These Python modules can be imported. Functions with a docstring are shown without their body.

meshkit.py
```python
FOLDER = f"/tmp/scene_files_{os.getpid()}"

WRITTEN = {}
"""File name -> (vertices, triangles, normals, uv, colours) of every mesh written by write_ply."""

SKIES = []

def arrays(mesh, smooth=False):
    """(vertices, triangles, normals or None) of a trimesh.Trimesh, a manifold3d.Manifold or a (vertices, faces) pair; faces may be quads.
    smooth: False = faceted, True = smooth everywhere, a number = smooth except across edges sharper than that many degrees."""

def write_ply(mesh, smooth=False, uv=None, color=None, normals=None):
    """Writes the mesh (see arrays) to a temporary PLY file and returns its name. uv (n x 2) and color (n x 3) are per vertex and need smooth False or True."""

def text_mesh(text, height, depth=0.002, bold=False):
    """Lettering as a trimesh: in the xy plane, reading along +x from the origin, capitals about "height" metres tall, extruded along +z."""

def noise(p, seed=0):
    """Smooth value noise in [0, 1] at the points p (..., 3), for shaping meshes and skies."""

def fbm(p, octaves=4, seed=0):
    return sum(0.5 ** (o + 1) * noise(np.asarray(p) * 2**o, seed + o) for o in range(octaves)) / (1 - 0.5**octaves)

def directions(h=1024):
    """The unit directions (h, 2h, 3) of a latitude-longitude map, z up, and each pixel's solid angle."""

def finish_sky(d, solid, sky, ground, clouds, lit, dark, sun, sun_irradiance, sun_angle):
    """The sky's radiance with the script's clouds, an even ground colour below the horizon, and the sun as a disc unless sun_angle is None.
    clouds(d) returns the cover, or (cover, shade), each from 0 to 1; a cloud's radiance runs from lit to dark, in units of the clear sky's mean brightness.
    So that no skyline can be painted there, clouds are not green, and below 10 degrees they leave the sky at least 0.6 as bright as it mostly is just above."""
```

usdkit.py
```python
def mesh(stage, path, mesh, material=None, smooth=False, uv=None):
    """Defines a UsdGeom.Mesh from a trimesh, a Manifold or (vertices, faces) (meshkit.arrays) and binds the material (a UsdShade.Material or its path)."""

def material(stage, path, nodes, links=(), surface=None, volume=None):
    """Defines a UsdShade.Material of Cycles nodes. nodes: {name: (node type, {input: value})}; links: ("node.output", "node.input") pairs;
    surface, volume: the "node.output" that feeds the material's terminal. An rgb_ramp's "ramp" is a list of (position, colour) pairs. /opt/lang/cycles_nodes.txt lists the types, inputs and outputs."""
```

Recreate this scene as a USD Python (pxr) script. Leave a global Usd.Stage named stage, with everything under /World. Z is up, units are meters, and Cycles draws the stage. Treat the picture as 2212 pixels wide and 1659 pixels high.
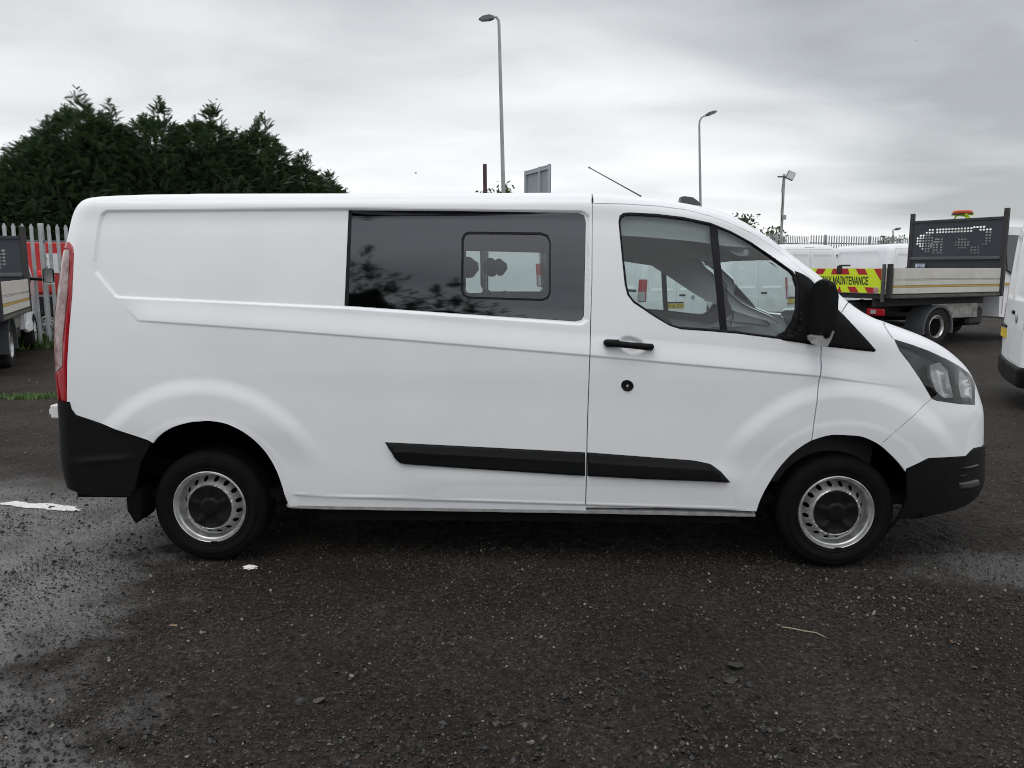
import math, random
import numpy as np, trimesh, shapely
from shapely.geometry import Polygon, LineString, Point, box as sbox
from shapely import affinity
from scipy.interpolate import PchipInterpolator
from scipy.spatial import cKDTree
import usdkit, meshkit
from pxr import Usd, UsdGeom, UsdLux, UsdShade, Gf, Sdf, Vt

stage = Usd.Stage.CreateInMemory()
UsdGeom.SetStageUpAxis(stage, "Z")
UsdGeom.SetStageMetersPerUnit(stage, 1.0)
UsdGeom.Xform.Define(stage, "/World")
UsdGeom.Scope.Define(stage, "/World/Looks")
rng = np.random.default_rng(7)
PI = math.pi

# ------------------------------------------------------------------ camera, sky, sun
FPX, CAM_H, PITCH = 1740.0, 1.65, math.radians(8.3)
cam = UsdGeom.Camera.Define(stage, "/World/camera")
cam.CreateHorizontalApertureAttr(36.0)
cam.CreateVerticalApertureAttr(27.0)
cam.CreateFocalLengthAttr(36.0 * FPX / 2212.0)
cam.CreateClippingRangeAttr(Gf.Vec2f(0.05, 5000.0))
cam.CreateExposureAttr(0.42)
cam.AddTranslateOp().Set(Gf.Vec3d(0, 0, CAM_H))
cam.AddRotateXOp().Set(90.0 - math.degrees(PITCH))

SUN_EL, SUN_AZ = math.radians(62), math.radians(205)     # azimuth measured as atan2(x, y)
usdkit.material(stage, "/World/Looks/sky", {
    "sky": ("sky_texture", {"sky_type": "single_scattering", "sun_disc": False, "sun_elevation": SUN_EL, "sun_rotation": SUN_AZ}),
    "tc": ("texture_coordinate", {}),
    "sep": ("separate_xyz", {}),
    "zc": ("math", {"math_type": "add", "value2": 0.22}),
    "dx": ("math", {"math_type": "divide"}), "dy": ("math", {"math_type": "divide"}),
    "cmb": ("combine_xyz", {"z": 0.0}),
    "mp": ("mapping", {"location": (3.4, 1.7, 0), "rotation": (0, 0, 0.5), "scale": (0.5, 0.85, 1)}),
    "n1": ("noise_texture", {"scale": 0.8, "detail": 3, "roughness": 0.45, "distortion": 0.2}),
    "n2": ("noise_texture", {"scale": 2.4, "detail": 5, "roughness": 0.5, "distortion": 0.4}),
    "mixn": ("mix_float", {"fac": 0.38}),
    # a darker bank of cloud over the right, brighter cloud under its edge
    "ny": ("math", {"math_type": "multiply_add", "value2": 2.0}), "nxy": ("math", {"math_type": "multiply_add", "value2": -0.22}),
    "b1": ("map_range", {"range_type": "smoothstep", "from_min": 2.80, "from_max": 3.45, "to_min": 1.0, "to_max": 0.0, "clamp": True}),
    "b2": ("map_range", {"range_type": "smoothstep", "from_min": 1.7, "from_max": 2.4, "clamp": True}),
    "b3": ("map_range", {"range_type": "smoothstep", "from_min": -0.1, "from_max": 0.9, "clamp": True}),
    "bm": ("math", {"math_type": "multiply"}), "bm2": ("math", {"math_type": "multiply"}),
    "l1": ("map_range", {"range_type": "smoothstep", "from_min": 3.15, "from_max": 3.8, "clamp": True}),
    "lm": ("math", {"math_type": "multiply"}),
    "fa": ("math", {"math_type": "multiply_add", "value2": -0.12}), "fb": ("math", {"math_type": "multiply_add", "value2": 0.12}),
    "ramp": ("rgb_ramp", {"ramp": [(0.32, (3.3, 3.42, 3.5)), (0.43, (4.8, 4.95, 5.05)), (0.53, (6.2, 6.35, 6.42)), (0.64, (7.6, 7.7, 7.8))]}),
    "zr": ("rgb_ramp", {"ramp": [(0.0, (1.1, 1.1, 1.1)), (0.10, (1.06, 1.06, 1.06)), (0.30, (1.0, 1.0, 1.0)), (0.6, (1.25, 1.25, 1.25)), (1.0, (1.6, 1.6, 1.6))]}),
    "vs": ("mix", {"mix_type": "multiply", "fac": 1.0}),
    "mix": ("mix", {"mix_type": "mix", "fac": 0.93}),
    "bg": ("background_shader", {"strength": 0.1}),
}, [("tc.generated", "sep.vector"), ("sep.z", "zc.value1"), ("sep.x", "dx.value1"), ("zc.value", "dx.value2"), ("sep.y", "dy.value1"), ("zc.value", "dy.value2"),
    ("dx.value", "cmb.x"), ("dy.value", "cmb.y"), ("cmb.vector", "mp.vector"), ("mp.vector", "n1.vector"), ("mp.vector", "n2.vector"),
    ("n1.fac", "mixn.a"), ("n2.fac", "mixn.b"), ("n1.fac", "ny.value1"), ("dy.value", "ny.value3"), ("dx.value", "nxy.value1"), ("ny.value", "nxy.value3"),
    ("nxy.value", "b1.value"), ("nxy.value", "b2.value"), ("dx.value", "b3.value"), ("b1.result", "bm.value1"), ("b2.result", "bm.value2"), ("bm.value", "bm2.value1"), ("b3.result", "bm2.value2"),
    ("nxy.value", "l1.value"), ("l1.result", "lm.value1"), ("b3.result", "lm.value2"),
    ("bm2.value", "fa.value1"), ("mixn.result", "fa.value3"), ("lm.value", "fb.value1"), ("fa.value", "fb.value3"), ("fb.value", "ramp.fac"), ("sep.z", "zr.fac"),
    ("ramp.color", "vs.color1"), ("zr.color", "vs.color2"), ("sky.color", "mix.color1"), ("vs.color", "mix.color2"), ("mix.color", "bg.color")],
    surface="bg.background")
dome = UsdLux.DomeLight.Define(stage, "/World/sky")
UsdShade.MaterialBindingAPI.Apply(dome.GetPrim()).Bind(UsdShade.Material.Get(stage, "/World/Looks/sky"))
dome.GetPrim().SetCustomDataByKey("kind", "structure")
sun = UsdLux.DistantLight.Define(stage, "/World/sun")
sun.CreateIntensityAttr(0.16)
sun.CreateAngleAttr(36.0)
sun.CreateColorAttr(Gf.Vec3f(1.0, 0.97, 0.93))
sun.GetPrim().CreateAttribute("inputs:normalize", Sdf.ValueTypeNames.Bool).Set(True)
sun.AddRotateXYZOp().Set(Gf.Vec3f(90 - math.degrees(SUN_EL), 0, 180 - math.degrees(SUN_AZ)))

# ------------------------------------------------------------------ helpers
def sstep(a, b, x):
    t = np.clip((np.asarray(x, float) - a) / (b - a), 0, 1)
    return t * t * (3 - 2 * t)

LOOKS = {}
def mat(name, color, rough=0.5, metal=0.0, coat=0.0, spec=0.5, var=0.0, vscale=8.0, bump=0.0, bscale=60.0, color2=None, emit=None):
    """A principled material, its tone varied by noise and its surface by a fine bump."""
    if name in LOOKS:
        return LOOKS[name]
    nodes = {"p": ("principled_bsdf", {"base_color": color, "roughness": rough, "metallic": metal, "coat_weight": coat, "coat_roughness": 0.04, "specular_ior_level": spec})}
    links = []
    if var or color2 is not None:
        c = np.array(color, float)
        c2 = np.array(color2, float) if color2 is not None else c * (1 - var)
        nodes |= {"tc": ("texture_coordinate", {}), "n": ("noise_texture", {"scale": vscale, "detail": 5, "roughness": 0.6}),
                  "r": ("rgb_ramp", {"ramp": [(0.38, c2), (0.62, c)]})}
        links += [("tc.object", "n.vector"), ("n.fac", "r.fac"), ("r.color", "p.base_color")]
    if bump:
        nodes |= {"tc2": ("texture_coordinate", {}), "nb": ("noise_texture", {"scale": bscale, "detail": 3}), "b": ("bump", {"strength": bump, "distance": 0.01})}
        links += [("tc2.object", "nb.vector"), ("nb.fac", "b.height"), ("b.normal", "p.normal")]
    if emit:
        nodes["p"][1].update(emission_color=color, emission_strength=emit)
    LOOKS[name] = usdkit.material(stage, "/World/Looks/" + name, nodes, links, surface="p.BSDF")
    return LOOKS[name]

def glass(name, tint, ior=1.5, gloss=(1, 1, 1), rough=0.0):
    LOOKS[name] = usdkit.material(stage, "/World/Looks/" + name, {
        "t": ("transparent_bsdf", {"color": tint}), "g": ("glossy_bsdf", {"color": gloss, "roughness": rough}),
        "f": ("fresnel", {"IOR": ior}), "m": ("mix_closure", {})},
        [("f.fac", "m.fac"), ("t.BSDF", "m.closure1"), ("g.BSDF", "m.closure2")], surface="m.closure")
    return LOOKS[name]

NAMES = {}
def free(parent, name):
    path = f"{parent}/{name}"
    k = NAMES.get(path)
    NAMES[path] = 0 if k is None else k + 1
    return path if k is None else f"{path}_{k + 1:03d}"

def where(parent):
    return "/World" if parent is None else str(parent.GetPath())

def data(p, **kw):
    for k, v in kw.items():
        if v is not None:
            p.SetCustomDataByKey({"cat": "category"}.get(k, k), v)
    return p

def thing(name, label, cat, loc=(0, 0, 0), rz=0.0, group=None, rx=0.0, ry=0.0):
    x = UsdGeom.Xform.Define(stage, free("/World", name))
    x.AddTranslateOp().Set(Gf.Vec3d(*map(float, loc)))
    if rx or ry:
        x.AddRotateXYZOp().Set(Gf.Vec3f(rx, ry, math.degrees(rz)))
    else:
        x.AddRotateZOp().Set(math.degrees(rz))
    return data(x.GetPrim(), label=label, cat=cat, group=group)

def put(name, mesh, material, parent=None, smooth=False, normals=None, **kw):
    """One Mesh prim of the scene: a part of parent, or a top-level thing."""
    path = free(where(parent), name)
    if normals is not None:
        v, f = mesh
        m = UsdGeom.Mesh.Define(stage, path)
        m.CreatePointsAttr(Vt.Vec3fArray.FromNumpy(np.asarray(v, np.float32)))
        m.CreateFaceVertexCountsAttr(Vt.IntArray.FromNumpy(np.full(len(f), 3, np.int32)))
        m.CreateFaceVertexIndicesAttr(Vt.IntArray.FromNumpy(np.asarray(f, np.int32).ravel()))
        m.CreateSubdivisionSchemeAttr("none")
        m.CreateNormalsAttr(Vt.Vec3fArray.FromNumpy(np.asarray(normals, np.float32)))
        m.SetNormalsInterpolation("vertex")
        UsdShade.MaterialBindingAPI.Apply(m.GetPrim()).Bind(material)
        p = m.GetPrim()
    else:
        p = usdkit.mesh(stage, path, mesh, material, smooth).GetPrim()
    return data(p, **kw)

def copy_of(src, loc, rz, label=None, scale=None, name=None):
    was = src.GetCustomData()
    n = name or src.GetName()
    x = UsdGeom.Xform.Define(stage, free("/World", n))
    x.AddTranslateOp().Set(Gf.Vec3d(*map(float, loc)))
    x.AddRotateZOp().Set(math.degrees(rz))
    if scale:
        x.AddScaleOp().Set(Gf.Vec3f(*([scale] * 3)))
    p = x.GetPrim()
    p.GetReferences().AddInternalReference(src.GetPath())
    p.SetInstanceable(True)
    return data(p, label=label or was.get("label"), cat=was.get("category"), group=was.get("group"))

def bx(sx, sy, sz, c=(0, 0, 0), bevel=0.0):
    """A box of the given size centred on c; with bevel, its edges are chamfered."""
    if bevel:
        h = np.array([sx, sy, sz]) / 2
        pts = [np.array(s) * (h - bevel * (1 - np.eye(3)[k])) for s in np.ndindex(2, 2, 2) for k in range(3)]
        pts = [(2 * np.array(s) - 1) * (h - bevel * (1 - np.eye(3)[k])) for s in np.ndindex(2, 2, 2) for k in range(3)]
        m = trimesh.convex.convex_hull(np.array(pts))
    else:
        m = trimesh.creation.box([sx, sy, sz])
    m.apply_translation(c)
    return m

def join(*ms):
    return trimesh.util.concatenate([m for m in ms if m is not None])

def tube(pts, r, n=10, caps=True):
    """A tube along pts; r a radius or one per point."""
    pts = np.asarray(pts, float)
    r = np.broadcast_to(r, len(pts)).astype(float)
    t = np.gradient(pts, axis=0)
    t /= np.linalg.norm(t, axis=1, keepdims=True)
    up = np.array([0, 0, 1.0]) if abs(t[0, 2]) < 0.9 else np.array([1.0, 0, 0])
    a = np.cross(t, up); a /= np.linalg.norm(a, axis=1, keepdims=True)
    b = np.cross(t, a)
    th = np.arange(n) / n * 2 * PI
    v = pts[:, None] + r[:, None, None] * (np.cos(th)[None, :, None] * a[:, None] + np.sin(th)[None, :, None] * b[:, None])
    v = v.reshape(-1, 3)
    f = []
    for i in range(len(pts) - 1):
        for j in range(n):
            k = (j + 1) % n
            f += [[i * n + j, i * n + k, (i + 1) * n + k], [i * n + j, (i + 1) * n + k, (i + 1) * n + j]]
    if caps:
        v = np.vstack([v, pts[0], pts[-1]])
        e = len(v) - 2
        for j in range(n):
            k = (j + 1) % n
            f += [[e, k, j], [e + 1, (len(pts) - 1) * n + j, (len(pts) - 1) * n + k]]
    m = trimesh.Trimesh(v, f, process=False)
    m.fix_normals()
    return m

def lathe(prof, n=64, axis="y"):
    """prof: (radius, height) pairs turned about the axis; height runs along it."""
    prof = np.asarray(prof, float)
    th = np.arange(n) / n * 2 * PI
    r, h = prof[:, 0], prof[:, 1]
    v = np.stack([r[:, None] * np.cos(th), np.repeat(h[:, None], n, 1), r[:, None] * np.sin(th)], -1)
    if axis == "z":
        v = v[..., [0, 2, 1]]
    i, j = np.meshgrid(np.arange(len(prof) - 1), np.arange(n), indexing="ij")
    k = (j + 1) % n
    a, b, c, d = i * n + j, i * n + k, (i + 1) * n + k, (i + 1) * n + j
    f = np.vstack([np.stack([a, b, c], -1).reshape(-1, 3), np.stack([a, c, d], -1).reshape(-1, 3)])
    if axis == "z":
        f = f[:, ::-1]
    return trimesh.Trimesh(v.reshape(-1, 3), f, process=False)

def prism(poly, h, c=(0, 0, 0), plane="xz"):
    """A 2D outline extruded by h. plane xz: the outline stands upright, extruded along +y."""
    poly = poly if isinstance(poly, Polygon) else Polygon(poly)
    parts = getattr(poly, "geoms", [poly])
    m = join(*[trimesh.creation.extrude_polygon(g, h, engine="earcut") for g in parts])
    if plane == "xz":
        v = m.vertices.copy(); m.vertices = np.stack([v[:, 0], v[:, 2], v[:, 1]], 1); m.faces = m.faces[:, ::-1]
    elif plane == "yz":
        v = m.vertices.copy(); m.vertices = np.stack([v[:, 2], v[:, 0], v[:, 1]], 1)
    m.apply_translation(c)
    return m

def spread(*runs):
    """Grid lines: (from, to, step) runs one after the other."""
    return np.unique(np.round(np.concatenate([np.linspace(a, b, max(int(round((b - a) / h)), 1) + 1) for a, b, h in runs]), 5))

def rot(m, deg, axis, at=(0, 0, 0)):
    m.apply_transform(trimesh.transformations.rotation_matrix(math.radians(deg), axis, at))
    return m

# photograph pixels (on a 2212 x 1659 copy) to rays; used to place things at their real distance
_c, _s = math.cos(PITCH), math.sin(PITCH)
EYE = np.array([0, 0, CAM_H])
def ray(u, v):
    u, v = np.asarray(u, float), np.asarray(v, float)
    a, b = (u - 1106) / FPX, -(v - 829.5) / FPX
    return np.stack([a, _c + b * _s, -_s + b * _c], -1)
def at_z(u, v, z=0.0):
    d = ray(u, v); return EYE + d * ((z - CAM_H) / d[..., 2:])
def at_y(u, v, y):
    d = ray(u, v); return EYE + d * (y / d[..., 1:2])
def project(P):
    q = np.asarray(P, float) - EYE
    dep = q[..., 1] * _c - q[..., 2] * _s
    return np.stack([1106 + FPX * q[..., 0] / dep, 829.5 - FPX * (q[..., 1] * _s + q[..., 2] * _c) / dep], -1)

# ------------------------------------------------------------------ a vehicle body as a stack of outlines
class Skin:
    """Body surface F(s, t): s runs along the outline of the near side from the rear centre over the flank to the front centre, t runs up the flank and in over the roof."""
    def __init__(self, t, z, w, xr, xf, rr, af, nf):
        self.S1F, self.S2F, self.S1R, self.LC, self.S2R = 1.7, 2.9, 2.4, 0.22, 3.6
        k = dict(z=z, w=w, xr=xr, xf=xf, rr=rr, af=af, nf=nf)
        self.t, self.k = np.asarray(t, float), {n: np.broadcast_to(np.asarray(q, float), len(t)).copy() for n, q in k.items()}
        self.make()
    def make(self):
        self.I = {n: PchipInterpolator(self.t, q) for n, q in self.k.items()}
    def outline(self, s, g):
        x1, x1r = g["xf"] - g["af"], g["xr"] + g["rr"]
        s = np.asarray(s, float)
        x = np.where(s >= 0, s / self.S1F * x1, s / self.S1R * -x1r)
        y = -g["w"] + 0 * s
        th = np.clip((s - self.S1F) / (self.S2F - self.S1F), 0, 1) * PI / 2
        q = (np.abs(np.sin(th)) ** g["nf"] + np.abs(np.cos(th)) ** g["nf"]) ** (1 / g["nf"])
        fr = s > self.S1F
        x = np.where(fr, x1 + g["af"] * np.sin(th) / q, x)
        y = np.where(fr, -g["w"] * np.cos(th) / q, y)
        ph = np.clip((-s - self.S1R) / self.LC, 0, 1) * PI / 2
        re = s < -self.S1R
        rr = np.minimum(g["rr"], 0.9 * g["w"])
        u = np.clip((-s - self.S1R - self.LC) / (self.S2R - self.S1R - self.LC), 0, 1)
        x = np.where(re, x1r - g["rr"] * np.sin(ph) - 0.03 * u * (2 - u), x)
        y = np.where(re, -(g["w"] - rr) * (1 - u) - rr * np.cos(ph), y)
        return x, y
    arch = None                                             # how far the roof drops lengthwise: a function of (x, z)
    def z_of(self, x, z):
        z = z + 0 * x
        return z - self.arch(x, z) if self.arch else z
    def F(self, s, t):
        g = {n: f(t) for n, f in self.I.items()}
        x, y = self.outline(s, g)
        return np.stack([x, y, self.z_of(x, g["z"])], -1)
    def normal(self, s, t, fun=None, e=1.5e-3):
        fun = fun or self.F
        s0, s1 = np.maximum(s - e, -self.S2R), np.minimum(s + e, self.S2F)
        t0, t1 = np.maximum(t - e, self.t[0]), np.minimum(t + e, self.t[-1])
        n = np.cross(fun(s1, t) - fun(s0, t), fun(s, t1) - fun(s, t0))
        return n / np.maximum(np.linalg.norm(n, axis=-1, keepdims=True), 1e-12)

def cut(poly, gs, gt):
    """Triangles (points, faces) of a polygon in the (s, t) plane cut along a grid."""
    shapely.prepare(poly)
    a, b, c, d = poly.bounds
    def lines(g, lo, hi):
        if np.ndim(g):
            k = np.asarray(g)
            return k[max(np.searchsorted(k, lo, "right") - 1, 0): np.searchsorted(k, hi) + 1]
        return np.arange(math.floor(lo / g), math.ceil(hi / g) + 1) * g
    S, T = lines(gs, a, c), lines(gt, b, d)
    i, j = np.meshgrid(np.arange(len(S) - 1), np.arange(len(T) - 1), indexing="ij")
    i, j = i.ravel(), j.ravel()
    cells = shapely.box(S[i], T[j], S[i + 1], T[j + 1])
    full = shapely.contains_properly(poly, cells)
    pts, faces, n = [], [], 0
    k = np.flatnonzero(full)
    if len(k):
        q = np.stack([np.stack([S[i[k]], T[j[k]]], -1), np.stack([S[i[k] + 1], T[j[k]]], -1), np.stack([S[i[k] + 1], T[j[k] + 1]], -1), np.stack([S[i[k]], T[j[k] + 1]], -1)], 1)
        pts.append(q.reshape(-1, 2))
        o = np.arange(len(k))[:, None] * 4
        faces += [o + [0, 1, 2], o + [0, 2, 3]]
        n = 4 * len(k)
    e = np.flatnonzero(~full & shapely.intersects(poly, cells))
    for g in shapely.intersection(poly, cells[e]):
        for h in getattr(g, "geoms", [g]):
            if h.geom_type != "Polygon" or h.area < 1e-9:
                continue
            v, f = trimesh.creation.triangulate_polygon(h, engine="earcut")
            pts.append(v); faces.append(np.asarray(f) + n); n += len(v)
    p, f = np.vstack(pts), np.vstack(faces)
    q, inv = np.unique(np.round(p, 6), axis=0, return_inverse=True)
    f = inv.ravel()[f]
    f = f[(f[:, 0] != f[:, 1]) & (f[:, 1] != f[:, 2]) & (f[:, 0] != f[:, 2])]
    u, w = q[f[:, 1]] - q[f[:, 0]], q[f[:, 2]] - q[f[:, 0]]
    area = u[:, 0] * w[:, 1] - u[:, 1] * w[:, 0]
    f = np.where((area < 0)[:, None], f[:, ::-1], f)
    return q, f[np.abs(area) > 1e-12]

def rings(poly):
    for g in getattr(poly, "geoms", [poly]):
        yield np.array(g.exterior.coords)
        for r in g.interiors:
            yield np.array(r.coords)

def panel(skin, poly, disp=None, off=0.0, lip=0.02, grid=(0.02, 0.02), bevel=0.0, mirror=None):
    """(points, faces, normals) of the polygon laid on the skin. off: a height or a function of (s, t); bevel: the height falls to zero over this width; lip: how deep the edge is folded in; mirror: None near side, 'both', 'far'."""
    if poly.is_empty:
        return None
    q, f = cut(poly, *grid)
    edge = poly.boundary
    shapely.prepare(edge)
    def height(s, t):
        h = off(s, t) if callable(off) else off + 0 * s
        if bevel:
            d = shapely.distance(edge, shapely.points(s, t)) * np.where(shapely.intersects_xy(poly, s, t), 1, 0)
            k = np.clip(d / bevel, 0, 1)
            h = h * np.sqrt(np.maximum(1 - (1 - k) ** 2, 0))
        return h
    def full(s, t):
        P, N = skin.F(s, t), skin.normal(s, t)
        h = height(s, t) + (disp(s, t, P) if disp else 0)
        return P + N * h[..., None]
    P = full(q[:, 0], q[:, 1])
    N = skin.normal(q[:, 0], q[:, 1], full, e=2e-3)
    flat = np.linalg.norm(N, axis=1) < 0.5
    N[flat] = [0, 0, 1]
    V, Fc, NN = [P], [f], [N]
    n = len(P)
    if lip:
        for r in rings(poly.segmentize(0.03)):
            s, t = r[:, 0], r[:, 1]
            A = full(s, t)
            B = A - skin.normal(s, t) * lip
            k = len(r)
            i = np.arange(k - 1)
            V += [A, B]
            w = np.cross(B - A, np.gradient(A, axis=0))
            w /= np.maximum(np.linalg.norm(w, axis=1, keepdims=True), 1e-9)
            NN += [w, w]
            Fc += [np.stack([n + i, n + k + i, n + k + i + 1], 1), np.stack([n + i, n + k + i + 1, n + i + 1], 1)]
            n += 2 * k
    V, Fc, NN = np.vstack(V), np.vstack(Fc), np.vstack(NN)
    if mirror:
        M = np.array([1, -1, 1])
        v2, f2, n2 = V * M, Fc[:, ::-1], NN * M
        if mirror == "far":
            return v2, f2, n2
        return np.vstack([V, v2]), np.vstack([Fc, f2 + len(V)]), np.vstack([NN, n2])
    return V, Fc, NN

def put_panel(name, pn, material, parent, **kw):
    if pn is None:
        return None
    return put(name, (pn[0], pn[1]), material, parent, normals=pn[2], **kw)

# ------------------------------------------------------------------ materials
M_PAINT = mat("white_paint", (0.79, 0.80, 0.825), 0.42, coat=0.5, spec=0.45, color2=(0.765, 0.775, 0.80), vscale=2.2)
M_PAINT2 = mat("white_paint_worn", (0.77, 0.78, 0.80), 0.45, coat=0.4, var=0.06, vscale=3)
M_BLACK = mat("black_plastic", (0.0055, 0.0058, 0.0062), 0.5, spec=0.13, var=0.25, vscale=30, bump=0.15, bscale=400)
M_GLOSSBLACK = mat("gloss_black", (0.01, 0.01, 0.011), 0.12, spec=0.5)
M_SEAL = mat("rubber_seal", (0.008, 0.008, 0.010), 0.5, spec=0.2)
M_TYRE = mat("tyre_rubber", (0.006, 0.006, 0.0065), 0.72, spec=0.1, var=0.35, vscale=20, bump=0.2, bscale=120)
M_LINER = mat("arch_liner", (0.006, 0.006, 0.0065), 0.9, spec=0.05, var=0.3, vscale=15)
M_STEEL = mat("wheel_steel", (0.60, 0.60, 0.60), 0.36, metal=0.8, var=0.3, vscale=18)
M_CHROME = mat("bright_metal", (0.82, 0.82, 0.83), 0.12, metal=1.0)
M_TRIM = mat("cabin_plastic", (0.022, 0.023, 0.025), 0.6, var=0.2)
M_HEAD = mat("headlining", (0.88, 0.88, 0.87), 0.9, spec=0.1)
M_SEAT = mat("seat_cloth", (0.02, 0.021, 0.024), 0.9, spec=0.15, var=0.3, vscale=60)
M_UNDER = mat("underbody", (0.01, 0.01, 0.01), 0.9, spec=0.1)
M_LINING = mat("inner_lining", (0.05, 0.051, 0.053), 0.85, spec=0.1)
M_RED = mat("red_lens", (0.30, 0.006, 0.012), 0.15, coat=0.4)
M_REDDARK = mat("dark_red_lens", (0.16, 0.006, 0.012), 0.12, coat=0.5)
M_CLEARLENS = mat("clear_lens", (0.34, 0.26, 0.25), 0.18, coat=0.6, color2=(0.17, 0.075, 0.075), vscale=14)
M_GREYLENS = mat("grey_lens", (0.3, 0.3, 0.3), 0.15, coat=0.5)
G_CAB = glass("cab_glass", (0.78, 0.86, 0.85), 1.6)
G_SCREEN = usdkit.material(stage, "/World/Looks/windscreen_glass", {"t": ("transparent_bsdf", {"color": (0.80, 0.87, 0.86)}), "g": ("glossy_bsdf", {"color": (1, 1, 1), "roughness": 0.0}), "m": ("mix_closure", {"fac": 0.05})},
                           [("t.BSDF", "m.closure1"), ("g.BSDF", "m.closure2")], surface="m.closure")
G_TINT = glass("privacy_glass", (0.05, 0.062, 0.072), 1.95, gloss=(0.9, 0.95, 1.0), rough=0.035)
G_SLIDE = glass("sliding_glass", (0.72, 0.79, 0.78), 1.9, rough=0.03)
G_LAMP = glass("lamp_glass", (0.86, 0.87, 0.88), 1.5)
# ------------------------------------------------------------------ the white crew van in front
HUB_R, HUB_F = at_z(453, 1095, 0.312), at_z(1806, 1107, 0.312)
YAW = math.atan2(HUB_F[1] - HUB_R[1], HUB_F[0] - HUB_R[0])
EX, EY = np.array([math.cos(YAW), math.sin(YAW), 0]), np.array([-math.sin(YAW), math.cos(YAW), 0])
WHEEL_Y = -0.955                       # the rims' outer face, measured from the van's centre line
VAN = (HUB_R + HUB_F) / 2 - EY * WHEEL_Y
VAN[2] = 0.0
HX = np.linalg.norm(HUB_F - HUB_R) / 2
def van_world(P):
    return VAN + P[..., :1] * EX + P[..., 1:2] * EY + P[..., 2:3] * np.array([0, 0, 1.0])
def van_local(P):
    q = np.asarray(P) - VAN
    return np.stack([q @ EX, q @ EY, q[..., 2]], -1)

SIL = Polygon([(285, 1400), (285, 1078), (170, 1062), (150, 1055), (139, 1038), (134, 985), (130, 900), (126, 850), (121, 800), (118.5, 740), (120, 680), (127, 620), (136, 560), (146, 512), (154, 476), (162, 452), (175, 435), (190, 428), (215, 424), (255, 421.5), (700, 414.5), (1000, 415), (1280, 418), (1360, 421.5), (1430, 428), (1500, 440), (1560, 457), (1600, 475), (1640, 499), (1679, 526), (1727, 563), (1754, 583), (1779, 604.5), (1808, 628), (1833, 651), (1858, 671), (1880, 682), (1905, 693), (1960, 712), (2030, 743), (2070, 775), (2096, 806), (2110, 835), (2117, 870), (2127, 905), (2128.5, 950), (2124, 975), (2126, 1005), (2122, 1040), (2108, 1077), (2062, 1100), (1985, 1117), (1985, 1400)])
lev = [(0.20, .050), (0.27, .030), (0.34, .012), (0.42, .004), (0.60, .0), (0.80, .0), (0.95, .002), (1.05, .004), (1.15, .010), (1.25, .018), (1.40, .034), (1.55, .055), (1.70, .080), (1.82, .103), (1.90, .121)]
ZR, R0, PH0 = 1.972, 0.10, math.radians(14)
T, Z, INS = [z for z, _ in lev], [z for z, _ in lev], [i for _, i in lev]
for ph in np.radians([14, 26, 40, 55, 70, 84]):
    T.append(ZR + R0 * (ph - PH0)); Z.append(ZR + R0 * (math.sin(ph) - math.sin(PH0))); INS.append(0.131 + R0 * (math.cos(PH0) - math.cos(ph)))
NROLL = len(T)
zt, it, tt = Z[-1], INS[-1], T[-1]
for k in (0.06, 0.15, 0.3, 0.5, 0.75, 1.0):
    T.append(tt + 0.77 * k); INS.append(it + (0.99 - it) * k); Z.append(zt + 0.035 * (1 - (1 - k) ** 2))
T, Z, INS = map(np.array, (T, Z, INS))
W = 1.0 - INS
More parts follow.
